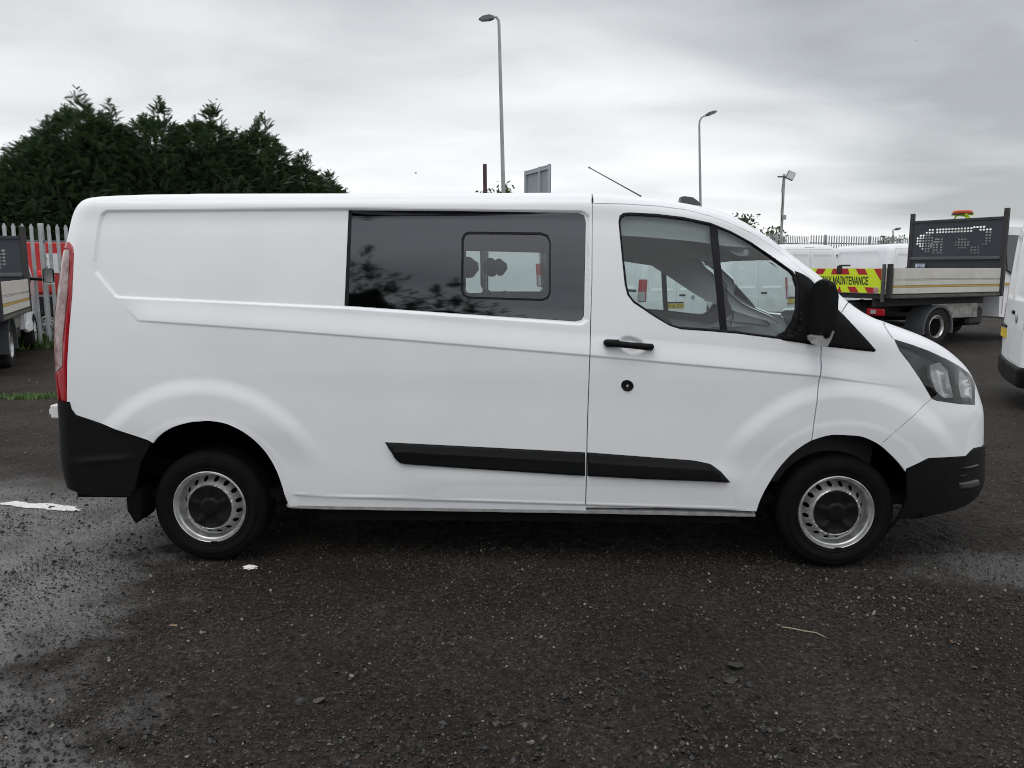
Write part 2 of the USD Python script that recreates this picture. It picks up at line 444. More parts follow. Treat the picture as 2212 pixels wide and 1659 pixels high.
rr = np.interp(Z, [0.2, 1.0, 1.6, 1.95, 2.05], [0.10, 0.10, 0.13, 0.15, 0.16])
af = np.interp(Z, [0.2, 0.6, 0.95, 1.15, 1.3, 1.6, 2.05], [0.80, 0.82, 0.85, 0.80, 0.62, 0.5, 0.45])
nf = np.interp(Z, [0.2, 0.9, 1.1, 1.3, 2.05], [2.6, 2.7, 3.0, 5.0, 5.0])
body = Skin(T, Z, W, -2.7, 2.6, rr, af, nf)
body.arch = lambda x, z: sstep(1.60, 1.97, z) * np.minimum(0.115 * (np.maximum(x - 0.2, 0) / 0.95) ** 2.2, 0.20)
_sf, _sr = np.linspace(1.2, 2.9, 90), np.linspace(-3.6, -1.8, 80)
shapely.prepare(SIL)
def fits(i, **over):
    g = {n: q[i] for n, q in body.k.items()} | over
    s = _sf if "xf" in over else _sr
    x, y = body.outline(s, g)
    uv = project(van_world(np.stack([x, y, body.z_of(x, g["z"])], -1)))
    m = (y < -0.05) & ((uv[:, 0] > 1400) if "xf" in over else (uv[:, 0] < 900))
    return shapely.contains_xy(SIL, uv[m, 0], uv[m, 1]).all()
for i in range(NROLL):
    for key, lo, hi in (("xf", 1.0, 3.2), ("xr", -1.5, -3.2)):
        for _ in range(26):
            mid = (lo + hi) / 2
            lo, hi = (mid, hi) if fits(i, **{key: mid}) else (lo, mid)
        body.k[key][i] = lo
for i, back in ((0, 0.07), (1, 0.025)):                 # the skirt does not tuck in much
    body.k['xf'][i] = body.k['xf'][2] - back
    body.k['xr'][i] = body.k['xr'][2] + back
for i in range(NROLL, len(T)):
    p = (INS[i] - it) / (0.99 - it)
    body.k["xf"][i] = body.k["xf"][NROLL - 1] - 0.16 * p
    body.k["xr"][i] = body.k["xr"][NROLL - 1] + 0.10 * p
body.make()

# photograph pixels to (s, t) on the near flank
_S, _T = np.meshgrid(np.linspace(-2.75, 2.75, 420), np.linspace(0.2, 2.12, 260), indexing="ij")
_S, _T = _S.ravel(), _T.ravel()
_P = van_world(body.F(_S, _T))
_N = body.normal(_S, _T) @ np.stack([EX, EY, [0, 0, 1]])
_ok = np.einsum("ij,ij->i", _N, EYE - _P) > 0
_S, _T = _S[_ok], _T[_ok]
_uv = project(_P[_ok])
_tree = cKDTree(_uv)
def st(pts):
    p = np.atleast_2d(np.asarray(pts, float))
    k = _tree.query(p)[1]
    s, t = _S[k].copy(), _T[k].copy()
    pr = lambda a, b: project(van_world(body.F(a, b)))
    best, e = np.linalg.norm(pr(s, t) - p, axis=1), 1e-3
    for _ in range(8):
        r = p - pr(s, t)
        Js, Jt = (pr(s + e, t) - pr(s - e, t)) / (2 * e), (pr(s, t + e) - pr(s, t - e)) / (2 * e)
        det = Js[:, 0] * Jt[:, 1] - Js[:, 1] * Jt[:, 0]
        det = np.where(np.abs(det) < 1e3, 1e3 * np.sign(det + 1e-9), det)
        ds = np.clip((r[:, 0] * Jt[:, 1] - r[:, 1] * Jt[:, 0]) / det, -.03, .03)
        dt = np.clip((Js[:, 0] * r[:, 1] - Js[:, 1] * r[:, 0]) / det, -.03, .03)
        s2, t2 = np.clip(s + ds, -3.59, 2.89), np.clip(t + dt, 0.201, T[-1] - .01)
        err = np.linalg.norm(pr(s2, t2) - p, axis=1)
        ok = err < best
        s, t, best = np.where(ok, s2, s), np.where(ok, t2, t), np.where(ok, err, best)
    return np.stack([s, t], -1)
def trace(pts, closed=True, step=12.0, smooth=False):
    """A line drawn on the photograph laid onto the flank."""
    p = np.asarray(pts, float)
    if smooth:
        k = np.r_[0, np.cumsum(np.linalg.norm(np.diff(p, axis=0), axis=1))]
        p = np.stack([PchipInterpolator(k, p[:, i])(np.linspace(0, k[-1], 80)) for i in (0, 1)], -1)
    g = LineString(np.vstack([p, p[:1]]) if closed else p)
    q = st(np.array(g.segmentize(step).coords))
    return Polygon(q).buffer(0) if closed else q
def rnd(poly, r):
    return poly.buffer(-r).buffer(2 * r).buffer(-r)

# lines of the flank
crease = trace([(262, 655), (300, 691), (600, 712), (900, 735), (1270, 766), (1500, 787), (1770, 811), (1960, 836), (2010, 842)], closed=False)
crease = crease[np.argsort(crease[:, 0])]
_cz = PchipInterpolator(*np.unique(np.round(crease, 5), axis=0)[np.r_[True, np.diff(np.unique(np.round(crease, 5), axis=0)[:, 0]) > 1e-3]].T)
s_c0, s_c1, s_cend = crease[0, 0], st([(300, 691)])[0, 0], crease[-1, 0]
recess = rnd(trace([(228, 456), (740, 452), (1258, 457), (1270, 466), (1269, 690), (1255, 700), (745, 664), (255, 641), (248, 637), (206, 586), (204, 565), (213, 490), (219, 464)]), 0.012)
rec_edge = recess.boundary
shapely.prepare(recess); shapely.prepare(rec_edge)
sill_line = trace([(610, 1067), (702, 1071), (1270, 1088), (1640, 1099)], closed=False)
cup = st([(1366, 747)])[0]
HZ = 0.312
def flank(s, t, P):
    """How far the sheet metal stands out from the smooth body."""
    s, t = np.asarray(s, float), np.asarray(t, float)
    x, z = P[..., 0], P[..., 2]
    d = np.zeros_like(x)
    near = (t < 1.99) & (s > -2.75) & (s < 2.6)
    a, b, xx, zz = s[near], t[near], x[near], z[near]
    sd = shapely.distance(rec_edge, shapely.points(a, b)) * np.where(shapely.contains_xy(recess, a, b), 1, -1)
    v = -0.013 * sstep(-0.008, 0.006, sd)
    on = sstep(s_c0 - 0.02, s_c1 + 0.10, a) * (1 - sstep(s_cend - 0.55, s_cend - 0.05, a))
    dl = b - _cz(np.clip(a, s_c0, s_cend))
    up = np.clip(1 - dl / 0.115, 0, 1)
    up = up * up * (3 - 2 * up) * 0.55 + up * 0.45
    dn = 0.42 * (1 - sstep(0.0, 0.012, -dl)) + 0.58 * (1 - sstep(0.0, 0.34, -dl))
    v += 0.016 * on * np.where(dl >= 0, up, dn)
    for hx, A in ((-HX, 0.021), (HX, 0.018)):
        r = np.hypot(xx - hx, zz - HZ)
        f = sstep(HZ + 0.22, HZ + 0.50, zz)
        v += A * f * (1 - sstep(0.64, 0.75, r)) + 0.003 * sstep(HZ + 0.05, HZ + 0.3, zz) * (1 - sstep(0.50, 0.535, r))
    zl = np.interp(a, sill_line[:, 0], sill_line[:, 1])
    m = sstep(-1.27, -1.22, xx) * (1 - sstep(1.10, 1.25, xx))
    v += m * (0.003 * np.exp(-((zz - zl) / 0.007) ** 2) - 0.005 * (1 - sstep(-0.02, -0.004, zz - zl)) )
    # soft bulge under the black moulding
    v += m * 0.012 * sstep(0.36, 0.50, zz) * (1 - sstep(0.50, 0.62, zz)) * sstep(-0.8, -0.3, xx)
    e = np.hypot((a - cup[0]) / 0.075, (b - cup[1]) / 0.055)
    v -= 0.022 * (1 - sstep(0.55, 1.0, e))
    d[near] = v
    return d

S2R, S2F, TE = body.S2R, body.S2F, T[-1]
def tr(*p, **k):
    return trace(list(p), **k)
gap = 0.0045
# outlines
door_edge = [(1280, 440), (1279.5, 600), (1275, 765), (1270.5, 900), (1266, 1092)]
door = tr(*door_edge, (1400, 1096), (1622, 1104), (1750, 1108), (1750, 949), (1756, 900), (1764, 840), (1772, 790), (1773, 748), (1774, 632), (1764, 612), (1746, 596), (1698, 554), (1666, 531), (1620, 503), (1580, 484), (1540, 469), (1480, 453.5), (1420, 446), (1350, 441.5))
cabwin = rnd(tr((1335.7, 480), (1338, 466), (1346, 460), (1359, 458.5), (1417.7, 461.5), (1476, 468.5), (1535, 481), (1579, 499), (1623, 523), (1667, 553), (1712, 585), (1722, 597.7), (1728, 621), (1728, 671), (1725, 700), (1711, 721), (1687, 733), (1593.5, 721), (1535, 716), (1470.5, 711.5), (1447, 704), (1417.7, 687), (1368, 654), (1354.8, 637), (1349, 613), (1341.6, 539)), 0.008)
sail = tr((1716, 585), (1735, 592), (1752, 605), (1784, 642), (1834, 692), (1872, 733), (1893, 757), (1888, 760.5), (1769, 747), (1687, 734.5), (1688, 727), (1709, 719), (1723, 700), (1727, 671), (1726, 621))
crewwin = rnd(tr((752, 453), (1000, 455), (1250, 459), (1262, 464), (1266, 478), (1262, 682), (1256, 691), (1243, 694), (1000, 678), (743, 660)), 0.006)
_ar = np.array([(324, 1040), (325, 985), (333, 957), (351, 936.5), (385, 918), (425, 909), (453, 907.5), (482, 911), (516, 924), (548, 946), (576, 977), (598, 1017), (613, 1060), (623, 1093)], float)
_af = np.array([(1632, 1112), (1640, 1085), (1660, 1045), (1688, 1003), (1720, 970), (1756, 948), (1800, 937.5), (1850, 940), (1890, 955), (1925, 983), (1945, 1004), (1957, 1021)], float)
_ar = trace(_ar, closed=False, smooth=True); _af = trace(_af, closed=False, smooth=True)
arch_r = Polygon(np.vstack([_ar, [[_ar[-1, 0], 0.1], [_ar[0, 0], 0.1]]])).buffer(0)
arch_f = Polygon(np.vstack([_af, [[_af[-1, 0], 0.1], [_af[0, 0], 0.1]]])).buffer(0)
hl = rnd(tr((1930, 732), (1968, 743.6), (2007, 758), (2046, 776), (2072, 790.5), (2093, 806), (2105, 824), (2106.5, 832), (2106, 875), (2072, 873), (2023, 866), (2012, 861), (1989, 822), (1963, 783), (1943, 758)), 0.004)
door = door.difference(arch_f)
def band(*p, w=gap):
    return LineString(trace(list(p), closed=False)).buffer(w, cap_style="flat")
bumper_top = trace([(1957, 1013), (2005, 990), (2086, 986), (2096, 975), (2103, 969), (2121, 965)], closed=False)
rb_top = trace([(134, 868), (150, 869), (154, 884), (164, 897), (250, 926), (322, 950), (333, 957)], closed=False)
# front lower bumper: below the line, carried on at its last height round the nose
fb = Polygon(np.vstack([bumper_top, [[S2F, bumper_top[-1, 1]], [S2F, T[0]]], [[bumper_top[0, 0], T[0]]]])).buffer(0).difference(arch_f)
fb_low = trace([(1940, 1119), (1985, 1117), (2030, 1107), (2062, 1099), (2085, 1089)], closed=False)
fb = fb.difference(Polygon(np.vstack([fb_low, [[fb_low[-1, 0] + 0.08, fb_low[-1, 1] + .02], [S2F, fb_low[-1, 1] + 0.02], [S2F, 0], [fb_low[0, 0], 0]]])).buffer(0))
rb = Polygon(np.vstack([[[-S2R, rb_top[0, 1]]], rb_top, [[st([(322, 1060)])[0, 0], 0.2]], [[-S2R, 0.2]]])).buffer(0)
rb = rb.difference(tr((285, 1200), (291, 1060), (304, 1000), (330, 950), (420, 900), (420, 1200)).buffer(0)).intersection(sbox(-S2R, trace([(170, 1062), (285, 1078)], closed=False)[:, 1].mean(), 0, 2))
tail = rnd(tr((140, 520), (150, 523), (158, 533), (160, 548), (156, 640), (149, 720), (145, 790), (144.5, 868), (133, 868), (122, 800), (119, 740), (121, 680), (128, 620), (136, 562)), 0.002)
tail = tail.union(sbox(-2.78, tail.bounds[1], tail.bounds[0] + 0.01, tail.bounds[3] - 0.05)).buffer(0.004).buffer(-0.004)
# bonnet, wing and windscreen edges
s_wing_top = trace([(1906, 693), (1920, 716), (1930, 732)], closed=False)
bonnet = Polygon(np.vstack([s_wing_top, trace([(1930, 732), (1968, 743.6), (2007, 758), (2046, 776), (2072, 790.5), (2093, 806), (2105, 824)], closed=False), [[S2F, st([(2105, 824)])[0, 1] - 0.02], [S2F, s_wing_top[0, 1] + 0.02]]])).buffer(0)
scr_lo, scr_hi = 1.30, 1.86
screen = Polygon([(2.32, scr_lo), (S2F, scr_lo - 0.04), (S2F, scr_hi + 0.01), (2.32, scr_hi)])
screen_far = Polygon([(2.06, scr_lo), (S2F, scr_lo - 0.04), (S2F, scr_hi + 0.01), (2.06, scr_hi)])
grille = Polygon([(2.62, 0.80), (S2F, 0.80), (S2F, 0.66), (2.64, 0.66)])
sill_cut = tr((600, 1094), (702, 1095), (1266, 1104), (1400, 1106.5), (1640, 1113), (1640, 1300), (600, 1300))
rear_low = Polygon(np.vstack([[[-S2R, rb_top[0, 1]]], rb_top, [[rb_top[-1, 0] + 0.012, 0.1]], [[-S2R, 0.1]]])).buffer(0).buffer(0.003)
front_low = Polygon(np.vstack([bumper_top, [[S2F, bumper_top[-1, 1]], [S2F, 0.1], [bumper_top[0, 0] - 0.02, 0.1]]])).buffer(0).buffer(0.003)
lock = Point(*st([(1355, 833)])[0]).buffer(0.028)

whole = sbox(-S2R, T[0], S2F, TE)
shell = whole.difference(shapely.union_all([door.buffer(gap), crewwin, arch_r, arch_f, hl, fb.buffer(gap * .5), rb.buffer(0.002), tail, bonnet.buffer(gap), screen, sill_cut, rear_low, front_low,
    band((1280, 419), (1280, 440)), band((2012, 862), (1960, 905), (1904, 955), w=0.0016), band((1833, 650), (1820, 672), (1811, 688), w=0.002), sbox(st([(1266, 1100)])[0, 0], 0, st([(1700, 1100)])[0, 0], st([(1400, 1098)])[0, 1]), grille]))
shell = shapely.union_all([g for g in getattr(shell, "geoms", [shell]) if g.area > 0.02])
# the rear doors' shut line down the middle of the tail and their outer edges
shell = shell.difference(sbox(-S2R - 1, 0.5, -S2R + 0.004, 1.93))

van = thing("crew_van", "large white crew van parked side-on in the foreground, with black bumpers and tinted rear window", "van", VAN, YAW)
G2 = (spread((-3.6, -2.42, 0.02), (-2.42, -2.08, 0.006), (-2.08, -0.9, 0.011), (-0.9, 1.0, 0.022), (1.0, 2.1, 0.012), (2.1, 2.9, 0.02)), spread((0.2, 0.30, 0.012), (0.30, 0.38, 0.005), (0.38, 0.94, 0.014), (0.94, 1.54, 0.0045), (1.54, 1.70, 0.007), (1.70, 1.84, 0.02), (1.84, 1.96, 0.005), (1.96, 2.1, 0.01), (2.1, 3.0, 0.05)))
sa = panel(body, shell, flank, grid=G2)
sb = panel(body, shell.difference(screen_far), flank, grid=(0.03, 0.02), mirror="far")
put_panel("body_shell", (np.vstack([sa[0], sb[0]]), np.vstack([sa[1], sb[1] + len(sa[0])]), np.vstack([sa[2], sb[2]])), M_PAINT, van)
dr = door.difference(cabwin)
pd = panel(body, dr.difference(lock.buffer(0.003)), flank, grid=(0.016, G2[1]))
d1 = put_panel("front_door", pd, M_PAINT, van)
d2 = put_panel("front_door", panel(body, dr, flank, grid=(0.03, 0.02), mirror="far"), M_PAINT, van)
bonnet_p = put_panel("bonnet", panel(body, bonnet, flank, grid=G2, mirror="both"), M_PAINT, van)
wa, wb = panel(body, screen, None, off=-0.006, grid=(0.03, 0.03), lip=0), panel(body, screen_far, None, off=-0.006, grid=(0.03, 0.03), mirror="far", lip=0)
put_panel("windscreen", (np.vstack([wa[0], wb[0]]), np.vstack([wa[1], wb[1] + len(wa[0])]), np.vstack([wa[2], wb[2]])), G_SCREEN, van)
put_panel("front_bumper", panel(body, fb, lambda s, t, P: 0.010 + 0 * s, grid=(0.02, 0.015), mirror="both"), M_BLACK, van)
put_panel("rear_bumper", panel(body, rb, lambda s, t, P: 0.008 + 0.012 * np.exp(-((t - 0.60 - 0.03 * np.sin(s * 3)) / 0.02) ** 2) * sstep(-2.45, -2.3, s) * (1 - sstep(-2.15, -2.0, s)), grid=(0.02, 0.015), mirror="both"), M_BLACK, van)
gr = put_panel("grille", panel(body, grille, None, off=-0.01, grid=(0.03, 0.02), mirror="both"), M_BLACK, van)
tl0 = tail.buffer(-0.002)
lens_r = tl0
inner = tail.intersection(Polygon(trace([(100, 545), (152, 536), (153, 560), (148, 640), (141, 700), (138, 740), (137, 792), (124, 806), (100, 806)], closed=False).tolist() + [[-3.0, 0.9], [-3.0, 1.75]]).buffer(0)).buffer(-0.006)
for m in (None, "far"):
    a = put_panel("tail_light", panel(body, lens_r.difference(inner), None, off=0.006, grid=(0.02, 0.015), bevel=0.01, mirror=m), M_RED, van)
    put_panel("clear_lens", panel(body, inner, None, off=0.005, grid=(0.02, 0.012), mirror=m), M_CLEARLENS, a)

# windows
cg = cabwin.buffer(-0.016)
seal = cabwin.difference(cg)
bar = tr((1533, 478), (1549, 484), (1572, 724), (1558, 724)).intersection(cabwin.buffer(-0.004))
for m, dd in ((None, d1), ("far", d2)):
    put_panel("window_seal", panel(body, seal, flank, off=0.003, grid=(0.02, 0.015), bevel=0.006, mirror=m), M_SEAL, dd)
    put_panel("window_bar", panel(body, bar, flank, off=-0.001, grid=(0.02, 0.02), mirror=m), M_SEAL, dd)
    put_panel("window_glass", panel(body, cabwin.buffer(-0.012), flank, off=-0.008, lip=0, grid=(0.03, 0.03), mirror=m), G_CAB, dd)
    put_panel("mirror_panel", panel(body, sail, None, off=0.010, grid=(0.02, 0.015), bevel=0.014, mirror=m), M_BLACK, dd)
mould_r = tr((831, 955), (1050, 966), (1264, 977), (1263.5, 1027), (1050, 1014), (880, 1003), (864, 1000), (855, 993))
mould_f = tr((1268.5, 977), (1400, 987), (1500, 994.5), (1535, 1002), (1557, 1018), (1578, 1042), (1545, 1039), (1400, 1034), (1268, 1027))
def mould_h(lo, hi):
    def f(s, t):
        k = (t - np.interp(s, lo[:, 0], lo[:, 1])) / (np.interp(s, hi[:, 0], hi[:, 1]) - np.interp(s, lo[:, 0], lo[:, 1]))
        return np.interp(k, [0, 0.12, 0.62, 0.68, 1], [0.014, 0.024, 0.028, 0.024, 0.008])
    return f
lo_r, hi_r = trace([(820, 1002), (870, 1003), (1280, 1028)], closed=False), trace([(820, 954), (1280, 978)], closed=False)
lo_f, hi_f = trace([(1260, 1027), (1400, 1034), (1590, 1042)], closed=False), trace([(1260, 977), (1500, 994), (1590, 1000)], closed=False)
for m, dd in ((None, d1), ("far", d2)):
    put_panel("side_moulding", panel(body, mould_r, flank, off=mould_h(lo_r, hi_r), bevel=0.008, grid=(0.03, 0.006), mirror=m), M_BLACK, van)
    put_panel("side_moulding", panel(body, mould_f, flank, off=mould_h(lo_f, hi_f), bevel=0.008, grid=(0.03, 0.006), mirror=m), M_BLACK, dd)
slide = rnd(tr((1012, 502.5), (1168, 504), (1182, 509), (1187.5, 522), (1187, 632), (1182, 642), (1170, 646), (1014, 641), (1003, 636), (999, 626), (1000, 516), (1004, 506)), 0.012)
strip = tr((752, 453), (759, 453.2), (751, 661), (743, 660)).intersection(crewwin)
# inside of the body: lining behind the sheet metal, headlining, floor, bulkhead
low_t = 1.80
holes = shapely.union_all([cabwin.buffer(-0.006), slide.buffer(0.0)])
lin = sbox(-2.72, 0.30, 2.10, low_t).difference(shapely.union_all([holes, arch_r.buffer(0.01), arch_f.buffer(0.01), hl.buffer(0.05), tail.buffer(0.03)]))
lin = lin.difference(sbox(1.15, 1.15, 2.2, 2.0).difference(cabwin.buffer(0.045)))
lin = lin.difference(slide.buffer(0.02)).difference(sbox(-2.8, 0, -1.05, 0.72)).difference(sbox(1.05, 0, 2.3, 0.72))
fx = lambda u, v: van_local(at_y(u, v, VAN[1] + 0.9))[[0, 2]]
far_slot = rnd(sbox(fx(1003, 0)[0], fx(0, 632)[1], fx(1041, 0)[0], fx(0, 514)[1]), 0.03).difference(slide.buffer(0.03))
far_open = sbox(fx(1052, 0)[0], fx(0, 630)[1], fx(1187, 0)[0], fx(0, 530)[1]).buffer(-0.03).buffer(0.03)
lin_far = lin.difference(far_slot).difference(far_open)
for m in (None, "far"):
    sl = slide if m is None else far_open
    cut_out = sl.buffer(0.007) if m is None else sl.buffer(0.007).union(far_slot)
    cw = put_panel("crew_window", panel(body, crewwin.difference(cut_out).buffer(-0.002), flank, off=-0.001, lip=0.004, grid=(0.04, 0.03), mirror=m), G_TINT, van)
    put_panel("window_strip", panel(body, strip, flank, off=0.002, grid=(0.02, 0.03), mirror=m), M_SEAL, cw)
    put_panel("sliding_pane", panel(body, sl, flank, off=-0.008, lip=0, grid=(0.04, 0.03), mirror=m), G_SLIDE, cw)
    put_panel("pane_seal", panel(body, sl.buffer(0.007).difference(sl.buffer(-0.003)), flank, off=-0.003, grid=(0.02, 0.02), mirror=m), M_SEAL, cw)
    if m:
        put_panel("clear_pane", panel(body, far_slot, flank, off=-0.004, lip=0, grid=(0.04, 0.03), mirror=m), G_SLIDE, cw)
put_panel("inner_lining", panel(body, lin, None, off=-0.045, lip=0, grid=(0.04, 0.03)), M_LINING, van)
put_panel("inner_lining", panel(body, lin_far, None, off=-0.045, lip=0, grid=(0.04, 0.03), mirror="far"), M_LINING, van)
# headlining: the roof's underside from the window tops to the centre line
head = Polygon([(-2.5, 1.80), (1.25, 1.84), (1.75, 1.86), (2.25, 1.93), (2.7, 1.95), (2.75, TE), (-2.5, TE)])
head_far = Polygon([(-2.5, 1.80), (-0.6, 1.78), (0.5, 1.755), (0.85, 1.735), (1.15, 1.705), (1.5, 1.67), (1.75, 1.76), (2.1, 1.88), (2.7, 1.95), (2.75, TE), (-2.5, TE)])
ha, hb = panel(body, head, None, off=-0.05, lip=0, grid=(0.05, 0.04)), panel(body, head_far, None, off=-0.055, lip=0, grid=(0.05, 0.04), mirror="far")
put_panel("headlining", (np.vstack([ha[0], hb[0]]), np.vstack([ha[1], hb[1] + len(ha[0])]), np.vstack([ha[2], hb[2]])), M_HEAD, van)
pil = trace([(1588, 506), (1660, 555), (1715, 596), (1760, 634)], closed=False)
pillar = Polygon([(1.42, 1.70), (1.62, 1.78), (2.06, 1.86), (2.06, 1.74), (2.05, 1.30), (1.98, 1.22), (1.86, 1.28)])
put_panel("windscreen_pillar", panel(body, pillar, None, off=-0.035, lip=0.02, grid=(0.03, 0.03), mirror="far"), mat("pillar_trim", (0.6, 0.6, 0.59), 0.8), van)
put("floor_pan", join(bx(5.0, 1.72, 0.05, (-0.05, 0, 0.36)), bx(2.35, 1.84, 0.10, (0.05, 0, 0.285)), bx(0.4, 1.3, 0.12, (-2.2, 0, 0.45))), M_UNDER, van)
put("bulkhead", bx(0.03, 1.66, 1.42, (-0.98, 0, 1.10)), M_LINING, van)
inner_arch = []
for hx in (-HX, HX):
    a = np.linspace(-0.10, PI + 0.05, 40)
    v = np.array([[hx + r * math.cos(q), y, HZ + 0.03 + r * math.sin(q)] for q in a for r, y in ((0.455, -0.985), (0.45, -0.60))])
    for sgn in (1, -1):
        f = [[2 * i, 2 * i + 1, 2 * i + 3] for i in range(39)] + [[2 * i, 2 * i + 3, 2 * i + 2] for i in range(39)]
        m = trimesh.Trimesh(v * [1, sgn, 1], f, process=False)
        disc = np.array([[hx + 0.46 * math.cos(q), -0.60, HZ + 0.03 + 0.46 * math.sin(q)] for q in a])
        c = trimesh.Trimesh(np.vstack([disc, [[hx, -0.60, HZ]]]) * [1, sgn, 1], [[i, i + 1, 40] for i in range(39)], process=False)
        put("wheel_arch", join(m, c), M_LINER, van)
sill = tr((618, 1092), (702, 1094), (1266, 1103.5), (1400, 1106), (1632, 1112), (1632, 1117), (1400, 1112.5), (1266, 1110), (702, 1101), (622, 1098))
for m in (None, "far"):
    put_panel("sill", panel(body, sill, None, off=-0.004, grid=(0.04, 0.01), mirror=m, lip=0.08), mat("sill_paint", (0.42, 0.42, 0.41), 0.5, var=0.3, vscale=20), van)

# wheels
def make_wheel(parent, x, y, flip, R=0.320):
    """Outer face towards -y unless flipped."""
    sg = -1 if flip else 1
    def M(m, q=None):
        v = m.vertices * [1, sg, 1] + [x, y, HZ]
        return trimesh.Trimesh(v, m.faces[:, ::-1] if flip else m.faces, process=False)
    w = put("wheel", M(lathe([(0.0, 0.10), (0.20, 0.11), (0.20, 0.20), (0.0, 0.20)], 40)), M_LINER, parent)
    ty = [(0.196, 0.03), (0.204, 0.005), (0.212, -0.006), (0.222, -0.010), (0.226, -0.006), (0.236, -0.014), (0.252, -0.018), (0.262, -0.017), (0.265, -0.012), (0.277, -0.010), (0.290, -0.004), (0.2925, 0.0), (0.300, 0.005), (0.307, 0.013), (0.311, 0.028)]
    for k in range(4):
        a = 0.046 + k * 0.036
        ty += [(0.312, a), (0.312, a + 0.024), (0.303, a + 0.026), (0.303, a + 0.034)]
    ty += [(0.306, 0.19), (0.29, 0.21), (0.25, 0.215), (0.2, 0.2)]
    t = lathe([(0.207 + (r - 0.207) * (R - 0.207) / 0.105 if r > 0.207 else r, h) for r, h in ty], 96)
    # shoulder blocks
    th = np.arctan2(t.vertices[:, 2], t.vertices[:, 0])
    rad = np.hypot(t.vertices[:, 0], t.vertices[:, 2])
    put("tyre", M(t), M_TYRE, w, smooth=35)
    rim = lathe([(0.199, 0.030), (0.206, 0.012), (0.2075, 0.002), (0.206, -0.006), (0.2025, -0.008), (0.198, -0.003), (0.194, 0.010), (0.189, 0.016), (0.185, 0.018), (0.1825, 0.024), (0.180, 0.050), (0.176, 0.066), (0.169, 0.070)], 96)
    # the perforated ring between the barrel and the hub
    ring = Point(0, 0).buffer(0.1705, 48).difference(Point(0, 0).buffer(0.120, 48))
    for k in range(16):
        a = 2 * PI * (k + 0.5) / 16
        ring = ring.difference(affinity.rotate(affinity.scale(Point(0.1535, 0).buffer(0.0125, 8), 0.95, 1.0), math.degrees(a), origin=(0, 0)))
    q, f = cut(ring, 0.008, 0.008)
    r = np.hypot(q[:, 0], q[:, 1])
    h = np.interp(r, [0.120, 0.127, 0.132, 0.142, 0.160, 0.1705], [0.004, -0.003, 0.001, 0.024, 0.054, 0.070])
    rg = trimesh.Trimesh(np.stack([q[:, 0], h, q[:, 1]], 1), f[:, ::-1] if False else f, process=False)
    put("rim", M(join(rim, rg)), M_STEEL, w, smooth=40)
    cap = lathe([(0.1215, 0.012), (0.1215, 0.0), (0.119, -0.006), (0.110, -0.004), (0.094, 0.004), (0.060, 0.006), (0.050, 0.002), (0.046, -0.004), (0.036, -0.006), (0.0005, -0.006)], 80)
    v = cap.vertices
    for k in range(5):
        a = 2 * PI * k / 5 + 0.35
        g = np.exp(-(((v[:, 0] - 0.083 * math.cos(a)) ** 2 + (v[:, 2] - 0.083 * math.sin(a)) ** 2) / 0.018 ** 2))
        v[:, 1] -= 0.012 * np.minimum(g * 1.6, 1)
    cap.vertices = v
    put("hub_cap", M(cap), mat("hub_cap_plastic", (0.006, 0.006, 0.007), 0.4, spec=0.18), w, smooth=50)
    wt = put("balance_weight", M(trimesh.Trimesh(*(lambda b: (b.vertices, b.faces))(bx(0.036, 0.006, 0.010, (0.02, -0.009, -0.2025))), process=False)), M_BLACK, w)
    return w
for hx in (-HX, HX):
    make_wheel(van, hx, WHEEL_Y, False)
    make_wheel(van, hx, -WHEEL_Y, True)

# door furniture, mirror, lamps
def on_flank(u, v, out=0.0):
    q = st([(u, v)])
    return (body.F(q[:, 0], q[:, 1]) + body.normal(q[:, 0], q[:, 1]) * out)[0]
h0, h1 = on_flank(1311, 741, 0.040), on_flank(1404, 750, 0.040)
hd = tube([h0 + [-0.004, 0.03, 0], h0 + [0.0, 0.006, 0], h0 + (h1 - h0) * .12, h0 + (h1 - h0) * .5 + [0, -0.004, 0], h0 + (h1 - h0) * .88, h1 + [0, 0.006, 0], h1 + [0.004, 0.03, 0]], [0.017, 0.020, 0.0185, 0.0165, 0.0185, 0.019, 0.017], 14)
pad = tube([h0 + [-0.006, 0.0, 0], h0 + [0.06, 0.0, -0.002]], [0.021, 0.021], 14)
put("door_handle", join(hd, pad), M_BLACK, d1, smooth=40)
lp = on_flank(1355, 833, 0.0)
put("door_lock", lathe([(0.0, -0.010), (0.009, -0.011), (0.012, -0.008), (0.016, -0.010), (0.026, -0.012), (0.030, -0.006), (0.031, 0.006)], 40).apply_translation(lp), M_BLACK, d1, smooth=40)
put("lock_barrel", lathe([(0.0, -0.0125), (0.007, -0.0125), (0.0085, -0.009)], 24).apply_translation(lp), M_STEEL, d1, smooth=40)
